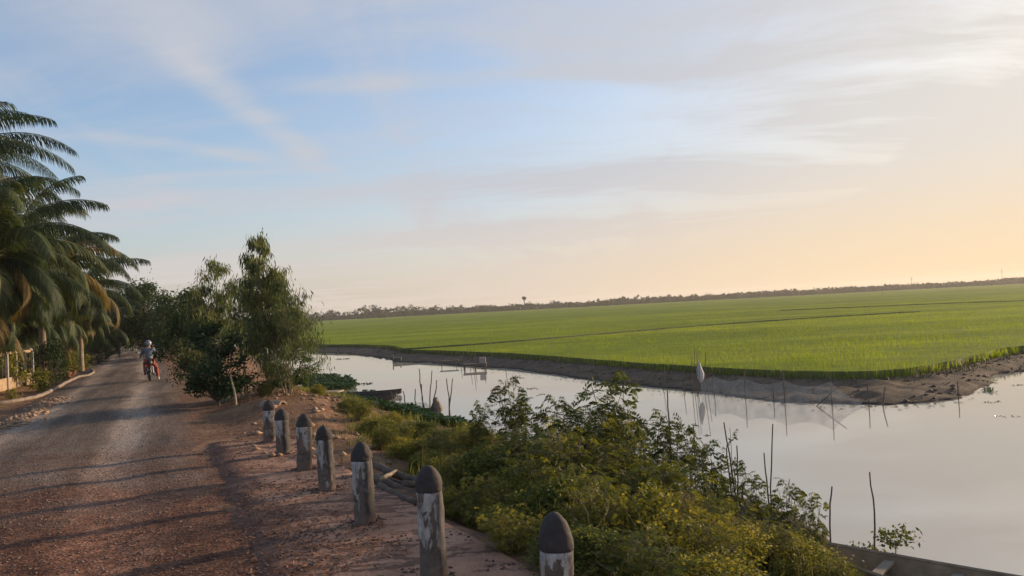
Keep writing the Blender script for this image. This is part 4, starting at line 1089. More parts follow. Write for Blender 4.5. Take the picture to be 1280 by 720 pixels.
# grey net heap near the short cut stakes
V = []; q = P(930, 640, ZW)
N1, N2 = 22, 12
for i in range(N1):
    for j in range(N2):
        u = i/(N1-1); v_ = j/(N2-1); x = 3.2+1.5*u; y = 14.4-2.6*u+(v_-.5)*1.6
        z = ZW-.05+.30*math.sin(math.pi*v_)**.7*math.sin(math.pi*(u*.9+.08))**.6*(1+.25*mnoise.noise((x*2.5, y*2.5, 1)))
        V.append((x, y, z))
ix = np.arange(N1*N2).reshape(N1, N2)
MT['mudnet'] = simple('muddy_net', (.07, .06, .05), (.17, .145, .12), 6, .95, .9, .04)
o = mesh_obj('net_heap', V, np.stack([ix[:-1, :-1], ix[:-1, 1:], ix[1:, 1:], ix[1:, :-1]], -1).reshape(-1, 4), MT['mudnet'], None, True)
tag(o, 'grey muddy heap of old net lying at the waterline behind the shrubs', 'net heap')

MT['cratec'] = simple('faded_pink_crate', (.26, .19, .16), (.36, .28, .24), 6, .8, .3)
b = P(598, 461, ZW); root = empty('fishing_platform', (b.x, b.y-.2, ZW))
mb = MB(); mb.box((-.2, .1, .30), 1.5, .8, .10); mb.build('deck', MT['stake'], root)
for x in (-.9, -.2, .45):
    for y in (-.25, .4):
        mb = MB(); mb.tube([(x, y, -.4), (x+.03, y, .27)], .035, 6); mb.build('leg', MT['stake'], root)
mb = MB(); mb.box((.3, .15, .55), .40, .34, .38); mb.build('crate', MT['cratec'], root)
tag(root, 'small fishing platform with a faded pinkish box on the far shore', 'platform')
for px, pt, la in ((576, 443, 'thin stake at the left of the fishing platform'), (588, 437, 'tall thin stake behind the fishing platform'), (592, 431, 'tallest thin stake at the fishing platform'), (594, 440, 'stake beside the orange box'), (605, 440, 'thin stake right of the orange box'), (632, 441, 'lone stake right of the fishing platform')):
    b = P(px, wy(px)+.5, ZW); stake([(px, wy(px)+.5), (px+.5, pt)], b.y-.2, .03, la, 'stakes by the fishing platform', zb=ZW-.3)
b = P(562, wy(562)+1, ZW); root = empty('small_jetty', (b.x, b.y, ZW)); mb = MB(); mb.box((0, 0, .36), 1.3, .5, .05); mb.build('deck', MT['stake'], root)
for x in (-.55, .5):
    mb = MB(); mb.tube([(x, 0, -.3), (x, 0, .4)], .03, 6); mb.build('leg', MT['stake'], root)
tag(root, 'tiny low plank jetty left of the fishing platform', 'jetty')
MT['mudnet0'] = simple('mossy_concrete', (.06, .055, .045), (.14, .125, .105), 6, .95, .5)
b = P(497, wy(497), ZW); mb = MB(); mb.box((0, 0, .14), .6, .4, .4); mb.tube([(-.3, -.3, -.3), (-.3, -.3, .6)], .05, 6); mb.tube([(.3, -.3, -.3), (.3, -.3, .45)], .05, 6)
o = mb.build('culvert', MT['mudnet0']); o.location = b; tag(o, 'small concrete sluice block on the far shore, left part', 'sluice')

# ------------------------------------------------------------------ boats
def make_boat(L, W, Hh, name='wooden_boat', flat=True, mats=('wood_boat', 'wood_inner'), ribs=5, th=.035):
    root = empty(name)
    n = 24; V = []; F = []
    def sec(u):   # u 0..1 along
        e = 1-abs(2*u-1)**3.2*.72
        w = W/2*e; z = .30*abs(2*u-1)**3*Hh*1.3
        return w, z
    rows = []
    for i in range(n+1):
        u = i/n; x = -L/2+L*u; w, z = sec(u); kb = .35*abs(2*u-1)**4*Hh*1.6
        prof = [(-w, Hh+z), (-w*.93, Hh*.45+z*.6), (-w*.78, kb), (w*.78, kb), (w*.93, Hh*.45+z*.6), (w, Hh+z)]
        inn = [(w-th, Hh+z), (w*.93-th, Hh*.45+z*.6), (w*.78-th, kb+th), (-w*.78+th, kb+th), (-w*.93+th, Hh*.45+z*.6), (-w+th, Hh+z)]
        rows.append([(x, a, b) for a, b in prof+inn])
    k = 12
    for r_ in rows: V += r_
    for i in range(n):
        for j in range(k): F.append([i*k+j, i*k+(j+1) % k, (i+1)*k+(j+1) % k, (i+1)*k+j])
    F.append(list(range(k))[::-1]); F.append([n*k+j for j in range(k)])
    mesh_obj('hull', V, F, MT[mats[0]], root)
    mb = MB()
    for s in (-1, 1):
        mb.tube([(-L/2+L*i/n, s*sec(i/n)[0], Hh+sec(i/n)[1]+.008) for i in range(n+1)], .028, 5)
    mb.build('gunwale', MT[mats[0]], root)
    for i in range(ribs):
        u = (i+1)/(ribs+1); w, z = sec(u); mb = MB(); x = -L/2+L*u
        mb.box((x, 0, Hh*.82+z), .12, 2*w-2*th-.01, .035); mb.box((x, 0, th+.04), .05, 2*w*.76-2*th, .06)
        for s in (-1, 1): mb.box((x+.04, s*(w*.9-th-.012), Hh*.45), .045, .03, Hh*.7)
        mb.build('thwart', MT[mats[1]], root)
    return root
a = P(1040, 693, ZW+.33); b = P(1290, 752, ZW+.33)
# far gunwale runs from stern (1048,681) to off frame (1280,718)
g1 = P(1040, 679, ZW+.36); g2 = P(1280, 719, ZW+.36); dd = (g2-g1).normalized(); nn = Vector((-dd.y, dd.x, 0))
if nn.y > 0: nn = -nn
bl = 5.4; cen = g1+dd*(bl/2+.0)+nn*.51
bt = make_boat(bl, 1.06, .38, 'wooden_boat', ribs=6); bt.location = (cen.x, cen.y, ZW-.07); bt.rotation_euler = (0, 0, math.atan2(dd.y, dd.x))
tag(bt, 'weathered open wooden boat moored at the bottom right corner', 'boat')
b1 = make_boat(5.2, .95, .24, 'wooden_boat', mats=('wood_dark', 'wood_dark'), ribs=4); c = P(424, 500, ZW+.1); b1.location = (c.x, c.y, ZW-.06); b1.rotation_euler = (0, 0, R(-6)); tag(b1, 'dark narrow wooden boat moored under the trees, bow to the right', 'boat')
b2_ = make_boat(4.6, .8, .22, 'wooden_boat', mats=('wood_dark', 'wood_dark'), ribs=4); c = P(440, 494.5, ZW+.1); b2_.location = (c.x, c.y+.3, ZW-.06); b2_.rotation_euler = (0, 0, R(-2)); tag(b2_, 'second dark narrow boat lying just behind the first one', 'boat')
# plank landing with orange end board
c = P(399, 499, ZW+.45); root = empty('landing_stage', (c.x, c.y, ZW), R(-6))
mb = MB(); mb.box((0, 0, .74), 1.9, .8, .05); mb.build('deck', MT['bamboo'], root)
mb = MB(); mb.box((.55, -.42, .58), .62, .04, .34); mb.box((-.35, -.42, .60), 1.3, .03, .2); mb.build('side_board', MT['wood_orange'], root)
for x in (-.85, .85):
    for y in (-.3, .3): mb = MB(); mb.tube([(x, y, -.4), (x, y, .72)], .045, 6); mb.build('leg', MT['stake'], root)
tag(root, 'small plank landing with an orange side board by the boats', 'landing stage')

# ------------------------------------------------------------------ log pile, pipe, litter
lgs = [((476, 598), (560, 610), .055, 0), ((470, 604), (556, 622), .06, 0), ((482, 594), (548, 600), .05, .05), ((474, 612), (520, 634), .05, .0), ((470, 592), (535, 612), .05, .12), ((505, 622), (560, 607), .045, .12), ((478, 616), (496, 600), .03, .16)]
ll_ = ['longest dark log lying at the back of the pile', 'thick log across the middle of the pile', 'log at the far side of the pile', 'short log at the front left of the pile', 'log resting on top of the others', 'crooked branch at the right of the pile', 'pale short stick leaning on the pile']
for (p, q, r, dz), la in zip(lgs, ll_):
    a = P(*p, 0); b = P(*q, 0)
    a.z = max(tz(a.x, a.y), -.25)+r+dz; b.z = max(tz(b.x, b.y), -.35)+r+dz
    mb = MB(); pts = branch_pts(a, b, 8, .012); mb.tube([x-a for x in pts], [r*(1.05-.3*i/8)*(1+.12*mnoise.noise((i, r*99, 0))) for i in range(9)], 10)
    o = mb.build('log', MT['log'] if dz < .15 else MT['bamboo'], None, True); o.location = a; tag(o, la, 'log', 'logs piled beside the apron')
MT['clod0'] = simple('tan_dusty_concrete', (.14, .10, .07), (.28, .21, .15), 7, .95, .6)
c = P(332, 522); root = empty('concrete_pipe', (c.x, c.y+.6, tz(c.x, c.y)-.2), R(68)); root.scale = (.62, .6, .62)
mb = MB(); V = []; F = []
N = 22
for (r, y) in ((.30, -.5), (.30, .5), (.23, .5), (.23, -.5)):
    for k in range(N): V.append((r*math.cos(6.2832*k/N), y, .28+r*math.sin(6.2832*k/N)))
for s in range(4):
    for k in range(N): F.append([s*N+k, s*N+(k+1) % N, ((s+1) % 4)*N+(k+1) % N, ((s+1) % 4)*N+k])
o = mesh_obj('pipe', V, F, MT['clod0'], root, False)
tag(root, 'short tan concrete pipe half sunk behind the farthest bollard', 'pipe')

def stones(name, pts, smin, smax, mat, label, cat, zoff=0, flat=.55, zf=None):
    n = len(pts); base = np.array([[1, 0, 0], [0, 1, 0], [-1, 0, 0], [0, -1, 0], [0, 0, 1], [0, 0, -1]], float)
    fc = np.array([[0, 1, 4], [1, 2, 4], [2, 3, 4], [3, 0, 4], [1, 0, 5], [2, 1, 5], [3, 2, 5], [0, 3, 5]])
    s = (smin+(smax-smin)*rng.random(n)**3)[:, None, None]
    B = base[None]*(.6+.7*rng.random((n, 6, 1)))*s; B[:, :, 2] *= flat
    a = rng.random(n)*6.283; ca, sa = np.cos(a)[:, None], np.sin(a)[:, None]
    X = B[:, :, 0]*ca-B[:, :, 1]*sa; Y = B[:, :, 0]*sa+B[:, :, 1]*ca
    z = (terrain(pts[:, 0], pts[:, 1]) if zf is None else zf(pts))
    V = np.stack([X+pts[:, 0][:, None], Y+pts[:, 1][:, None], B[:, :, 2]+(z+zoff)[:, None]+s[:, :, 0]*.2], 2).reshape(-1, 3)
    F = (np.arange(n)*6)[:, None, None]+fc[None]
    return tag(mesh_obj(name, V, F.reshape(-1, 3), mat), label, cat, kind='stuff')
from mathutils.bvhtree import BVHTree
def zs(obs):
    trees = []
    for ob in obs:
        me = ob.data; trees.append(BVHTree.FromPolygons([v.co for v in me.vertices], [tuple(p.vertices) for p in me.polygons]))
    def f(pts):
        out = np.zeros(len(pts))
        for i, (x, y) in enumerate(pts):
            h = -.9
            for t in trees:
                r_ = t.ray_cast(Vector((x, y, 3)), Vector((0, 0, -1)), 6)
                if r_[0] is not None: h = max(h, r_[0].z)
            out[i] = h
        return out
    return f
zroad = zs([g, road, slab])
def logd(n, y0, y1, xl, xr, cond):
    Y = y0*(y1/y0)**rng.random(n); X = xl+(xr-xl)*rng.random(n); X = X*Y/10
    ok = cond(X, Y); return np.stack([X[ok], Y[ok]], 1)
def lit_cond(X, Y): return (pt_dist(PLAT, X, Y) > .0) & pt_in(PLAT, X, Y)
p1 = logd(26000, 4.3, 26, -9, 2, lambda X, Y: lit_cond(X, Y) & (pt_dist(ROAD, X, Y, False) < 3.4) & (vnoise(X, Y, .9, 2)*.6+vnoise(X, Y, .25, 4)*.4 > .34))
stones('gravel', p1, .005, .024, MT['stone'], 'loose grey and red gravel scattered over the road', 'gravel', zf=zroad)
def slabd(X, Y):
    k = vnoise(X*.35+Y*.1, Y*1.6, .5, 5)*.7+vnoise(X, Y, .18, 6)*.3
    return lit_cond(X, Y) & (pt_dist(ROAD, X, Y, False) >= 2.8) & (k > .55) & (Y < 15)
p2 = logd(26000, 4.3, 15.5, -7, 2, slabd)
MT['dirt_crumb'] = simple('dark_dirt_crumb', (.045, .03, .024), (.15, .09, .065), 22, .95, .3)
p2b = logd(16000, 4.3, 17, -8, 2, lambda X, Y: lit_cond(X, Y) & (np.abs(pt_dist(ROAD, X, Y, False)-3.1) < .45) & (X > -.47*Y-.5) & (vnoise(X, Y, .5, 21) > .4))
pf = []
for ob in [o for o in col.objects if o.name.startswith('bollard')]:
    for _ in range(240):
        a = random.random()*6.283; rr = .11+abs(random.gauss(0, .07)); pf.append((ob.location.x+math.cos(a)*rr, ob.location.y+math.sin(a)*rr))
p2 = np.concatenate([p2, p2b, np.array(pf)])
stones('dirt_crumbs', p2, .005, .026, MT['dirt_crumb'], 'dark crumbs of dirt lying in streaks on the concrete apron', 'dirt', zf=zroad)
# reddish leaf litter between road and apron
p3 = logd(20000, 5, 22, -8, 1, lambda X, Y: lit_cond(X, Y) & (np.abs(pt_dist(ROAD, X, Y, False)-3.3) < .75) & (X > -.47*Y-.5) & (vnoise(X, Y, .8, 12) > .40))
p3b = scatter(7000, -10.5, -3, 14, 24, lambda X, Y: lit_cond(X, Y) & (pt_dist(ROAD, X, Y, False) > 2.9), .35, .7, 13)
p3c = scatter(4000, -34, -9, 16, 45, lambda X, Y: lit_cond(X, Y) & (np.abs(pt_dist(ROAD, X, Y, False)-2.9) < .35) & (X < -.47*Y-2), .3, .7, 13)
pl = np.concatenate([p3, p3b, p3c]); zz = zroad(pl); m = len(pl)
C = np.stack([pl[:, 0], pl[:, 1], zz+.006+.01*rng.random(m)], 1); an = rng.random(m)*6.283
V, Fc = leaf_cards(C, np.stack([np.cos(an), np.sin(an), .25*rng.normal(size=m)], 1), .03+.05*rng.random(m), .012+.02*rng.random(m), np.stack([rng.normal(size=m)*.4, rng.normal(size=m)*.4, np.ones(m)], 1))
MT['litter_leaf'] = foliage('fallen_leaf', (.10, .045, .028), (.30, .14, .075), (.45, .28, .15), trans=.2, nscale=3)
tag(mesh_obj('leaf_litter', V, Fc, MT['litter_leaf']), 'reddish dry leaf litter along the road edges', 'leaf litter', kind='stuff')
# clods on the bank top and rubble at far-left road edge
p4 = scatter(2600, -9.5, 0, 12, 34, lambda X, Y: (pt_dist(PLAT, X, Y) < 1.6) & (pt_dist(ROAD, X, Y, False) > 3.4) & ~pt_in(WATER, X, Y), .3, .5, 15)
MT['clod'] = simple('earth_clod', (.15, .085, .055), (.38, .26, .165), 9, .95, .6)
stones('earth_clods', p4, .02, .13, MT['clod'], 'pale broken clods of earth along the top of the bank', 'clods', zf=zroad)
p6 = scatter(26000, -24, 34, 23, 82, lambda X, Y: (~pt_in(FIELD, X, Y)) & (~pt_in(WATER, X, Y)) & (pt_dist(FIELD, X, Y) < 7) & (pt_dist(FIELD, X, Y) < pt_dist(PLAT, X, Y)), .42, .8, 18)
MT['mud_clod'] = simple('dark_mud_clod', (.05, .038, .028), (.16, .12, .085), 7, .95, .6)
stones('mud_clods', p6, .02, .12, MT['mud_clod'], 'dark crumbly clods on the muddy far bank', 'clods', zf=lambda p: terrain(p[:, 0], p[:, 1]))
p5 = []
for i in range(700):
    t = random.random(); a = P(10, 537).lerp(P(72, 499), t); p5.append((a.x+random.gauss(0, .18), a.y+random.gauss(0, .25)))
stones('rubble', np.array(p5), .02, .11, MT['clay2'] if 'clay2' in MT else MT['clod'], 'low line of reddish rubble along the left road edge', 'rubble', zf=zroad)

# ------------------------------------------------------------------ rider and motorbike
rp = P(187, 477); RZ = math.atan2(1, -.53)-math.pi/2   # heading along the road
def skin_obj(name, verts, edges, radii, mat, parent, root=0, sub=2):
    me = bpy.data.meshes.new(name); me.from_pydata([Vector(v) for v in verts], edges, [])
    o = bpy.data.objects.new(name, me); col.objects.link(o); o.parent = parent; me.materials.append(mat)
    md = o.modifiers.new('skin', 'SKIN'); md.use_smooth_shade = True
    for i, v in enumerate(me.skin_vertices[0].data):
        r_ = radii[i]; v.radius = (r_, r_) if not isinstance(r_, tuple) else r_; v.use_root = (i == root)
    s = o.modifiers.new('sub', 'SUBSURF'); s.levels = sub; s.render_levels = sub
    return o
bk = empty('motorbike', (rp.x, rp.y, .055), RZ); K = 1.0
def wheel(y, r=.29):
    hub = MB(); 
    # tyre as torus
    V = []; F = []; n1, n2 = 26, 8
    for i in range(n1):
        a = 6.2832*i/n1
        for j in range(n2):
            b = 6.2832*j/n2; rr = r-.045+.045*math.cos(b); V.append((.045*math.sin(b), y+rr*math.cos(a), r+rr*math.sin(a)))
    for i in range(n1):
        for j in range(n2): F.append([i*n2+j, i*n2+(j+1) % n2, ((i+1) % n1)*n2+(j+1) % n2, ((i+1) % n1)*n2+j])
    wh = mesh_obj('wheel', V, F, MT['black'], bk, True)
    mb = MB()
    for k in range(10):
        a = 6.2832*k/10; mb.tube([(0, y, r), (0, y+(r-.07)*math.cos(a), r+(r-.07)*math.sin(a))], .006, 4)
    mb.tube([(-.06, y, r), (.06, y, r)], .035, 10); mb.build('rim', MT['metal'], wh)
wheel(-.62); wheel(.62)
def ell(bm_mb, c, rx, ry, rz_, n=14, m=9):
    V = []; F = []
    for i in range(m+1):
        ph = math.pi*i/m-math.pi/2
        for j in range(n):
            th = 6.2832*j/n; V.append((c[0]+rx*math.cos(ph)*math.cos(th), c[1]+ry*math.cos(ph)*math.sin(th), c[2]+rz_*math.sin(ph)))
    for i in range(m):
        for j in range(n): F.append([i*n+j, i*n+(j+1) % n, (i+1)*n+(j+1) % n, (i+1)*n+j])
    bm_mb.add(V, F)
mb = MB(); mb.tube([(0, -.75, .62), (0, -.45, .62), (0, -.1, .50), (0, .2, .42), (0, .38, .60), (0, .48, .92)], [.07, .12, .12, .11, .10, .08], 10); ell(mb, (0, 0, .36), .14, .2, .14); mb.build('body', MT['black'], bk, True)
mb = MB(); mb.tube([(0, -.78, .78), (0, -.5, .77), (0, -.1, .74)], [.10, .13, .10], 10); mb.build('seat', MT['black'], bk, True)
mb = MB(); mb.box((0, -.80, .52), .19, .02, .14, 0, (R(-12), 0)); mb.build('number_plate', MT['plate'], bk)
mb = MB(); mb.box((0, -.84, .67), .16, .06, .07); mb.build('tail_light', MT['tail_lens'], bk)
mb = MB()
for s_ in (-1, 1): mb.tube([(s_*.13, -.5, .55), (s_*.14, 0, .50), (s_*.12, .3, .58)], [.03, .05, .03], 8)
mb.build('fairing', MT['bikered'], bk, True)
mb = MB(); mb.tube([(0, -.66, .62), (0, -.84, .55), (0, -.93, .38)], [.07, .06, .05], 8); mb.build('mudguard', MT['black'], bk, True)
mb = MB(); mb.tube([(-.34, .32, 1.0), (-.12, .42, 1.0), (0, .46, .98), (.12, .42, 1.0), (.34, .32, 1.0)], .017, 7); mb.build('handlebar', MT['black'], bk, True)
for s in (-1, 1):
    mb = MB(); mb.tube([(s*.22, .38, 1.0), (s*.32, .40, 1.17)], .008, 5); ell(mb, (s*.36, .40, 1.20), .06, .012, .04, 10, 6); mb.build('mirror', MT['mirror'], bk)
    mb = MB(); mb.tube([(s*.06, .46, .95), (s*.06, .62, .29)], .022, 7); mb.build('fork', MT['metal'], bk)
    mb = MB(); mb.tube([(s*.13, -.62, .3), (s*.12, -.55, .62)], .025, 7); mb.build('shock_absorber', MT['metal'], bk)
mb = MB(); mb.tube([(.15, .05, .27), (.15, -.3, .25), (.16, -.8, .32)], [.02, .035, .045], 8); mb.build('exhaust', MT['metal'], bk, True)
mb = MB(); ell(mb, (0, .52, .93), .11, .08, .10); mb.build('headlight', MT['plate'], bk, True)
tag(bk, 'small black motorbike with red side panels seen from behind on the dirt road', 'motorbike')
pr = empty('person', (rp.x, rp.y, .055), RZ)
# body (one continuous skin mesh)
bv = [(0, -.30, .86), (0, -.27, 1.03), (0, -.19, 1.22), (0, -.15, 1.36), (0, -.12, 1.44), (0, -.10, 1.52), (0, -.09, 1.60),
      (-.18, -.17, 1.34), (-.27, .02, 1.13), (-.31, .27, 1.03), (-.31, .33, 1.01),
      (.18, -.17, 1.34), (.27, .02, 1.13), (.31, .27, 1.03), (.31, .33, 1.01),
      (-.10, -.26, .83), (-.15, .14, .72), (-.16, .04, .33), (-.16, .12, .27),
      (.11, -.26, .83), (.27, .02, .58), (.33, -.12, .14), (.35, -.02, .05)]
be = [(0, 1), (1, 2), (2, 3), (3, 4), (4, 5), (5, 6), (3, 7), (7, 8), (8, 9), (9, 10), (3, 11), (11, 12), (12, 13), (13, 14), (0, 15), (15, 16), (16, 17), (17, 18), (0, 19), (19, 20), (20, 21), (21, 22)]
br_ = [.13, .12, .14, .12, .055, .085, .08, .06, .045, .033, .035, .06, .045, .033, .035, .095, .07, .048, .045, .095, .07, .048, .045]
skin_obj('body', bv, be, br_, MT['skin'], pr)
jv = [bv[i] for i in (0, 1, 2, 3, 4, 7, 8, 9, 11, 12, 13)]; je = [(0, 1), (1, 2), (2, 3), (3, 4), (3, 5), (5, 6), (6, 7), (3, 8), (8, 9), (9, 10)]
skin_obj('jacket', jv, je, [.155, .15, .175, .15, .075, .085, .065, .055, .085, .065, .055], MT['jacket'], pr)
tv_ = [bv[i] for i in (0, 15, 16, 17, 19, 20, 21)]; te = [(0, 1), (1, 2), (2, 3), (0, 4), (4, 5), (5, 6)]
skin_obj('trousers', tv_, te, [.15, .115, .085, .06, .115, .09, .07], MT['trousers'], pr)
skin_obj('shoe', [(.33, -.14, .08), (.35, -.04, .05), (.37, .10, .035)], [(0, 1), (1, 2)], [.055, .05, .035], MT['white_paint'], pr)
skin_obj('shoe', [(-.16, -.0, .31), (-.16, .10, .27), (-.16, .22, .26)], [(0, 1), (1, 2)], [.055, .05, .035], MT['black'], pr)
mb = MB(); ell(mb, (0, -.09, 1.59), .135, .15, .135, 20, 14); mb.build('helmet', MT['helmet'], pr, True)
# fingers gripping
for s in (-1, 1):
    for k in range(4):
        x = s*(.28+.022*k); skin_obj('finger', [(x, .31, 1.01), (x, .36, 1.025), (x, .365, .99), (x, .335, .975)], [(0, 1), (1, 2), (2, 3)], [.011]*4, MT['skin'], pr, 0, 1)
for ob in (pr, bk): ob.scale = (1.0, 1.0, 1.0)
tag(pr, 'person in slate blue jacket, red trousers and grey helmet astride the motorbike', 'person')

# ------------------------------------------------------------------ far tree line
random.seed(99)
def far_tree(seed, h, w, n=340):
    mb, lv = make_broad(h, w, n, seed, h*.14, .12, 14); return mb, lv
ft = [make_thing('distant_tree', *far_tree(200+i, 8, [8, 6, 5, 9, 4][i]), MT['dark_bark'], MT['far_leaf']) for i in range(5)]
sil = [(380, 12), (400, 12), (415, 15), (430, 12), (448, 18), (466, 17), (480, 15), (500, 15), (516, 14), (540, 13), (560, 11), (575, 13), (600, 11), (620, 9), (640, 10), (670, 6), (690, 10), (700, 9), (720, 8), (745, 10), (770, 9), (790, 12), (820, 11), (845, 9), (870, 9), (900, 8), (925, 6), (945, 9), (960, 9), (1000, 10), (1020, 11), (1045, 6), (1060, 10), (1080, 6), (1110, 8), (1150, 8), (1180, 7), (1230, 6), (1260, 6), (1290, 8)]
xs = [a for a, _ in sil]; hs = [b*.78 for _, b in sil]
i = 0; px = 372.0
groups = {0: 'broad rounded tree on the far horizon line', 1: 'medium bushy tree on the far horizon line', 2: 'narrow upright tree on the far horizon line', 3: 'widest spreading tree on the far horizon line', 4: 'small slim tree on the far horizon line'}
while px < 1300:
    dp = random.uniform(640, 720); k = random.choice([0, 1, 1, 2, 2, 3, 4])
    hpx = float(np.interp(px, xs, hs))*random.uniform(.55, 1.08)
    q = D(px, 380, dp); h = hpx*1.15*dp/FPX+1.0
    place(ft[k], q.x, q.y, h/8, random.random()*6, h/8*random.uniform(.9, 1.5), groups[k], 'tree', 'trees along the far horizon', z=ZF)
    px += random.uniform(4.5, 9.5)
# hedge mass behind (reads as one wood)
lvV = []; n = 26000
X = rng.uniform(-300, 620, n); Yy = rng.uniform(725, 745, n); hh = 2.6+2.6*vnoise(X, Yy*0, 14, 3)+1.6*vnoise(X, Yy*0, 4, 5)
C = np.stack([X, Yy, ZF+hh*rng.random(n)], 1)
V, Fc = leaf_cards(C, rng.normal(size=(n, 3)), 2.2, 1.6)
tag(mesh_obj('far_wood', V, Fc, MT['far_leaf']), 'continuous low dark wood closing the horizon beyond the rice field', 'wood', kind='stuff')
# sugar palm on the horizon
q = D(655, 373, 640); root = empty('sugar_palm', (q.x, q.y, ZF)); mb = MB(); mb.tube([(0, 0, 0), (.2, 0, q.z-ZF)], [.45, .3], 6); mb.build('trunk', MT['dark_bark'], root)
C = np.zeros((60, 3)); C[:, 2] = q.z-ZF; d = rng.normal(size=(60, 3)); d[:, 2] = d[:, 2]*.6+.25; lv = leaf_cards(C, d, 2.3, .9); mesh_obj('crown', lv[0], lv[1], MT['far_leaf'], root)
tag(root, 'lone tall sugar palm standing above the horizon trees', 'palm tree')
q = D(662, 384, 645); place(ft[0], q.x, q.y, .95, 0, .7, 'round tree right beside the lone sugar palm', 'tree', z=ZF)
# utility pole and post in the field
for px, pt, dp, la, r in ((1139, 346, 600, 'thin pole standing above the horizon trees at the right', .12), (1103, 363, 330, 'tiny marker post standing in the rice field', .07), (1252, 336, 700, 'faint tall mast on the far right horizon', .16), (481, 393, 420, 'small dark post at the far left of the rice field', .12)):
    q = D(px, pt, dp); mb = MB(); mb.tube([(0, 0, 0), (0, 0, q.z-ZF)], [r, r*.8], 6)
    if dp > 500:
        for z in (.92, .8): mb.box((0, 0, (q.z-ZF)*z), 2.0, .15, .15)
    o = mb.build('utility_pole' if dp > 500 else 'marker_post', MT['stake']); o.location = (q.x, q.y, ZF); tag(o, la, 'pole')

# ------------------------------------------------------------------ haze
mb = MB(); mb.box((0, 550, 6), 3000, 1900, 19)
hz = mb.build('haze', None); tag(hz, 'pale evening haze over the fields', 'haze', kind='stuff')
m = bpy.data.materials.new('haze'); m.use_nodes = True; t = NT(m); t.n.remove(t.n['Principled BSDF'])
pv = t.new('ShaderNodeVolumePrincipled'); pv.inputs['Color'].default_value = (.93, .90, .88, 1); pv.inputs['Density'].default_value = .00022; pv.inputs['Anisotropy'].default_value = .3
t.link(pv.outputs[0], t.n['Material Output'].inputs['Volume']); hz.data.materials.append(m)

# ------------------------------------------------------------------ sun and sky
SUN_AZ = R(56); SUN_EL = R(9.5)      # azimuth from +Y towards +X
sun_dir = Vector((math.sin(SUN_AZ)*math.cos(SUN_EL), math.cos(SUN_AZ)*math.cos(SUN_EL), math.sin(SUN_EL)))
sd = bpy.data.lights.new('sun', 'SUN'); sd.energy = 3.6; sd.angle = R(3.0); sd.color = (1, .72, .47)
so = bpy.data.objects.new('sun', sd); col.objects.link(so); so.rotation_euler = (-sun_dir).to_track_quat('-Z', 'Y').to_euler()
wd_ = bpy.data.worlds.new('World'); sc.world = wd_; wd_.use_nodes = True; t = NT(wd_)
bg = t.n['Background']; STR = .105; bg.inputs[1].default_value = STR
sky = t.new('ShaderNodeTexSky'); sky.sky_type = 'NISHITA'; sky.sun_disc = False; sky.sun_elevation = SUN_EL; sky.sun_rotation = SUN_AZ
sky.altitude = 0; sky.air_density = 1.0; sky.dust_density = 2.0; sky.ozone_density = 1.5
tc = t.new('ShaderNodeTexCoord'); dirn = tc.outputs['Generated']
sep = t.new('ShaderNodeSeparateXYZ'); t.link(dirn, sep.inputs[0])
zc = t.math('MAXIMUM', sep.outputs[2], 0.0)
den = t.math('ADD', zc, .10)
cx = t.math('DIVIDE', sep.outputs[0], den); cy = t.math('DIVIDE', sep.outputs[1], den)
cmb = t.new('ShaderNodeCombineXYZ'); t.link(cx, cmb.inputs[0]); t.link(cy, cmb.inputs[1]); pl_ = cmb.outputs[0]
warp = t.new('ShaderNodeVectorMath', operation='ADD'); t.link(pl_, warp.inputs[0])
wn = t.new('ShaderNodeTexNoise'); wn.inputs['Scale'].default_value = .35; wn.inputs['Detail'].default_value = 3; t.link(pl_, wn.inputs['Vector'])
wsc = t.new('ShaderNodeVectorMath', operation='SCALE'); t.link(wn.outputs['Color'], wsc.inputs[0]); wsc.inputs['Scale'].default_value = 1.6
t.link(wsc.outputs[0], warp.inputs[1]); wp = warp.outputs[0]
nA = t.noise(t.mapping(wp, (.35, 1.5, 1), (0, 0, R(22)), (3.1, .4, 0)), .75, 9, .62, .2)      # long low bands
nB = t.noise(t.mapping(wp, (1.7, .26, 1), (0, 0, R(18)), (2.6, 6.2, 0)), .8, 9, .62, .2)       # streaks fanning towards the viewer
nC = t.noise(pl_, .35, 4, .5)
cl = t.math('ADD', t.math('MULTIPLY', t.maprange(nA, .44, .68), .62), t.math('MULTIPLY', t.maprange(nB, .50, .74), .45))
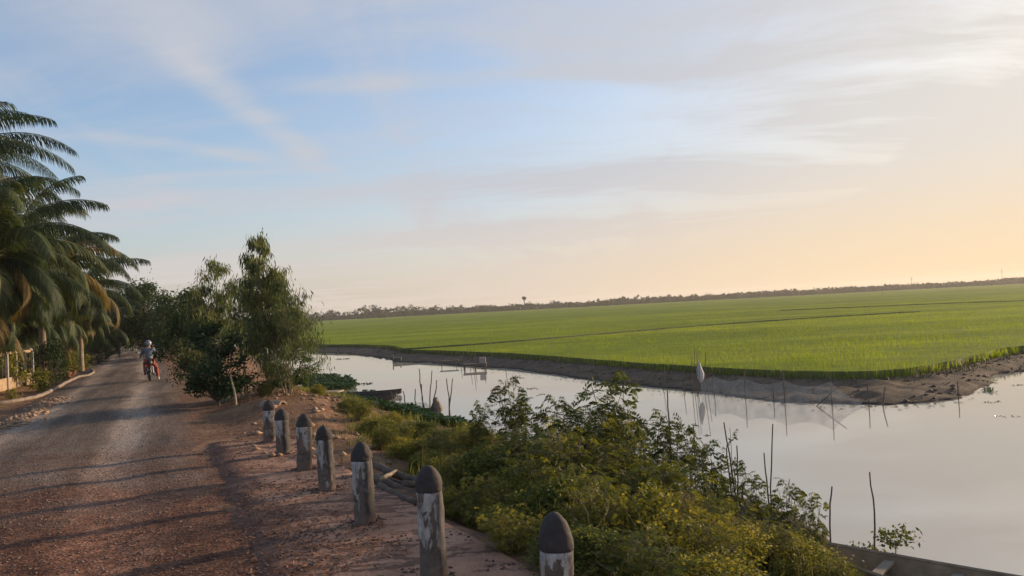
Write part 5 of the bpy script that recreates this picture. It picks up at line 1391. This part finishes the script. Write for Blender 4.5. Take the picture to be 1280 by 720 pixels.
# one long diagonal wisp over the road and a pale band above the field
def wisp(pxa, pxb, wdt, amt, seed):
    global cl
    da = ray(*pxa).normalized(); db = ray(*pxb).normalized()
    a = Vector((da.x/(da.z+.1), da.y/(da.z+.1))); b = Vector((db.x/(db.z+.1), db.y/(db.z+.1)))
    dv_ = (b-a).normalized(); L_ = (b-a).length
    sp = t.new('ShaderNodeSeparateXYZ'); nz = t.new('ShaderNodeTexNoise'); nz.inputs['Scale'].default_value = 1.3; nz.inputs['Detail'].default_value = 7; t.link(pl_, nz.inputs['Vector'])
    t.link(pl_, sp.inputs[0]); X_ = t.math('SUBTRACT', sp.outputs[0], a.x); Y_ = t.math('SUBTRACT', sp.outputs[1], a.y)
    al = t.math('ADD', t.math('MULTIPLY', X_, dv_.x), t.math('MULTIPLY', Y_, dv_.y))
    ac = t.math('ADD', t.math('MULTIPLY', X_, -dv_.y), t.math('MULTIPLY', Y_, dv_.x))
    ac = t.math('ADD', ac, t.math('MULTIPLY', t.math('SUBTRACT', nz.outputs[0], .5), wdt*2.4))
    g1_ = t.maprange(t.math('ABSOLUTE', ac), 0, wdt, 1, 0)
    g2_ = t.math('MULTIPLY', t.maprange(al, -.25*L_, .15*L_, 0, 1), t.maprange(al, .8*L_, 1.35*L_, 1, 0))
    return t.math('MULTIPLY', t.math('MULTIPLY', g1_, g2_), t.math('MULTIPLY', t.maprange(nA, .3, .6, .4, 1.0), amt))
w1 = wisp((235, 85), (400, 205), .13, .55, 1); w2 = wisp((60, -60), (235, 85), .3, .3, 2); w3 = wisp((380, 105), (860, 90), .12, .38, 3); w4 = wisp((120, 175), (330, 200), .12, .45, 4)
cl = t.math('MULTIPLY', cl, t.maprange(nC, .30, .58, .5, 1.0))
cl = t.math('ADD', cl, t.math('ADD', t.math('ADD', w1, w2), t.math('ADD', w3, w4)))
sx = t.math('ADD', t.math('MULTIPLY', sep.outputs[0], sun_dir.x/math.cos(SUN_EL)), t.math('MULTIPLY', sep.outputs[1], sun_dir.y/math.cos(SUN_EL)))
veil = t.math('ADD', t.maprange(sx, .05, 1.0, .0, .62, False), t.maprange(zc, .0, .30, .55, 0.0))
cl = t.math('MINIMUM', t.math('ADD', cl, veil), .95)
warm = t.math('MULTIPLY', t.maprange(zc, .0, .20, 1.0, 0.0), t.maprange(sx, -.1, .9, .45, 1.0))
ccol = t.mix(warm, (2.85, 2.95, 3.25), (4.1, 3.35, 2.7))
ccol = t.mix(t.math('MULTIPLY', t.maprange(sx, .70, 1.0), .8), ccol, (4.2, 3.75, 3.2))
fin = t.mix(cl, t.mix(1.0, sky.outputs[0], (1.12, 1.22, 1.42), 'MULTIPLY'), ccol)
# thin high veil keeps the glow near the sun from burning out
lum = t.math('MULTIPLY', t.math('MULTIPLY', t.maprange(sx, .5, 1.0), .85), t.maprange(zc, .05, .36, 1.0, .45))
fin = t.mix(lum, fin, t.mix(warm, (3.95, 3.7, 3.4), (4.9, 3.6, 2.15)))
t.link(fin, bg.inputs[0])

# ------------------------------------------------------------------ render settings
sc.render.engine = 'CYCLES'
sc.view_settings.view_transform = 'Standard'; sc.view_settings.look = 'None'; sc.view_settings.exposure = 0.92; sc.view_settings.gamma = 1
sc.cycles.volume_bounces = 1; sc.cycles.max_bounces = 8; sc.cycles.transparent_max_bounces = 16
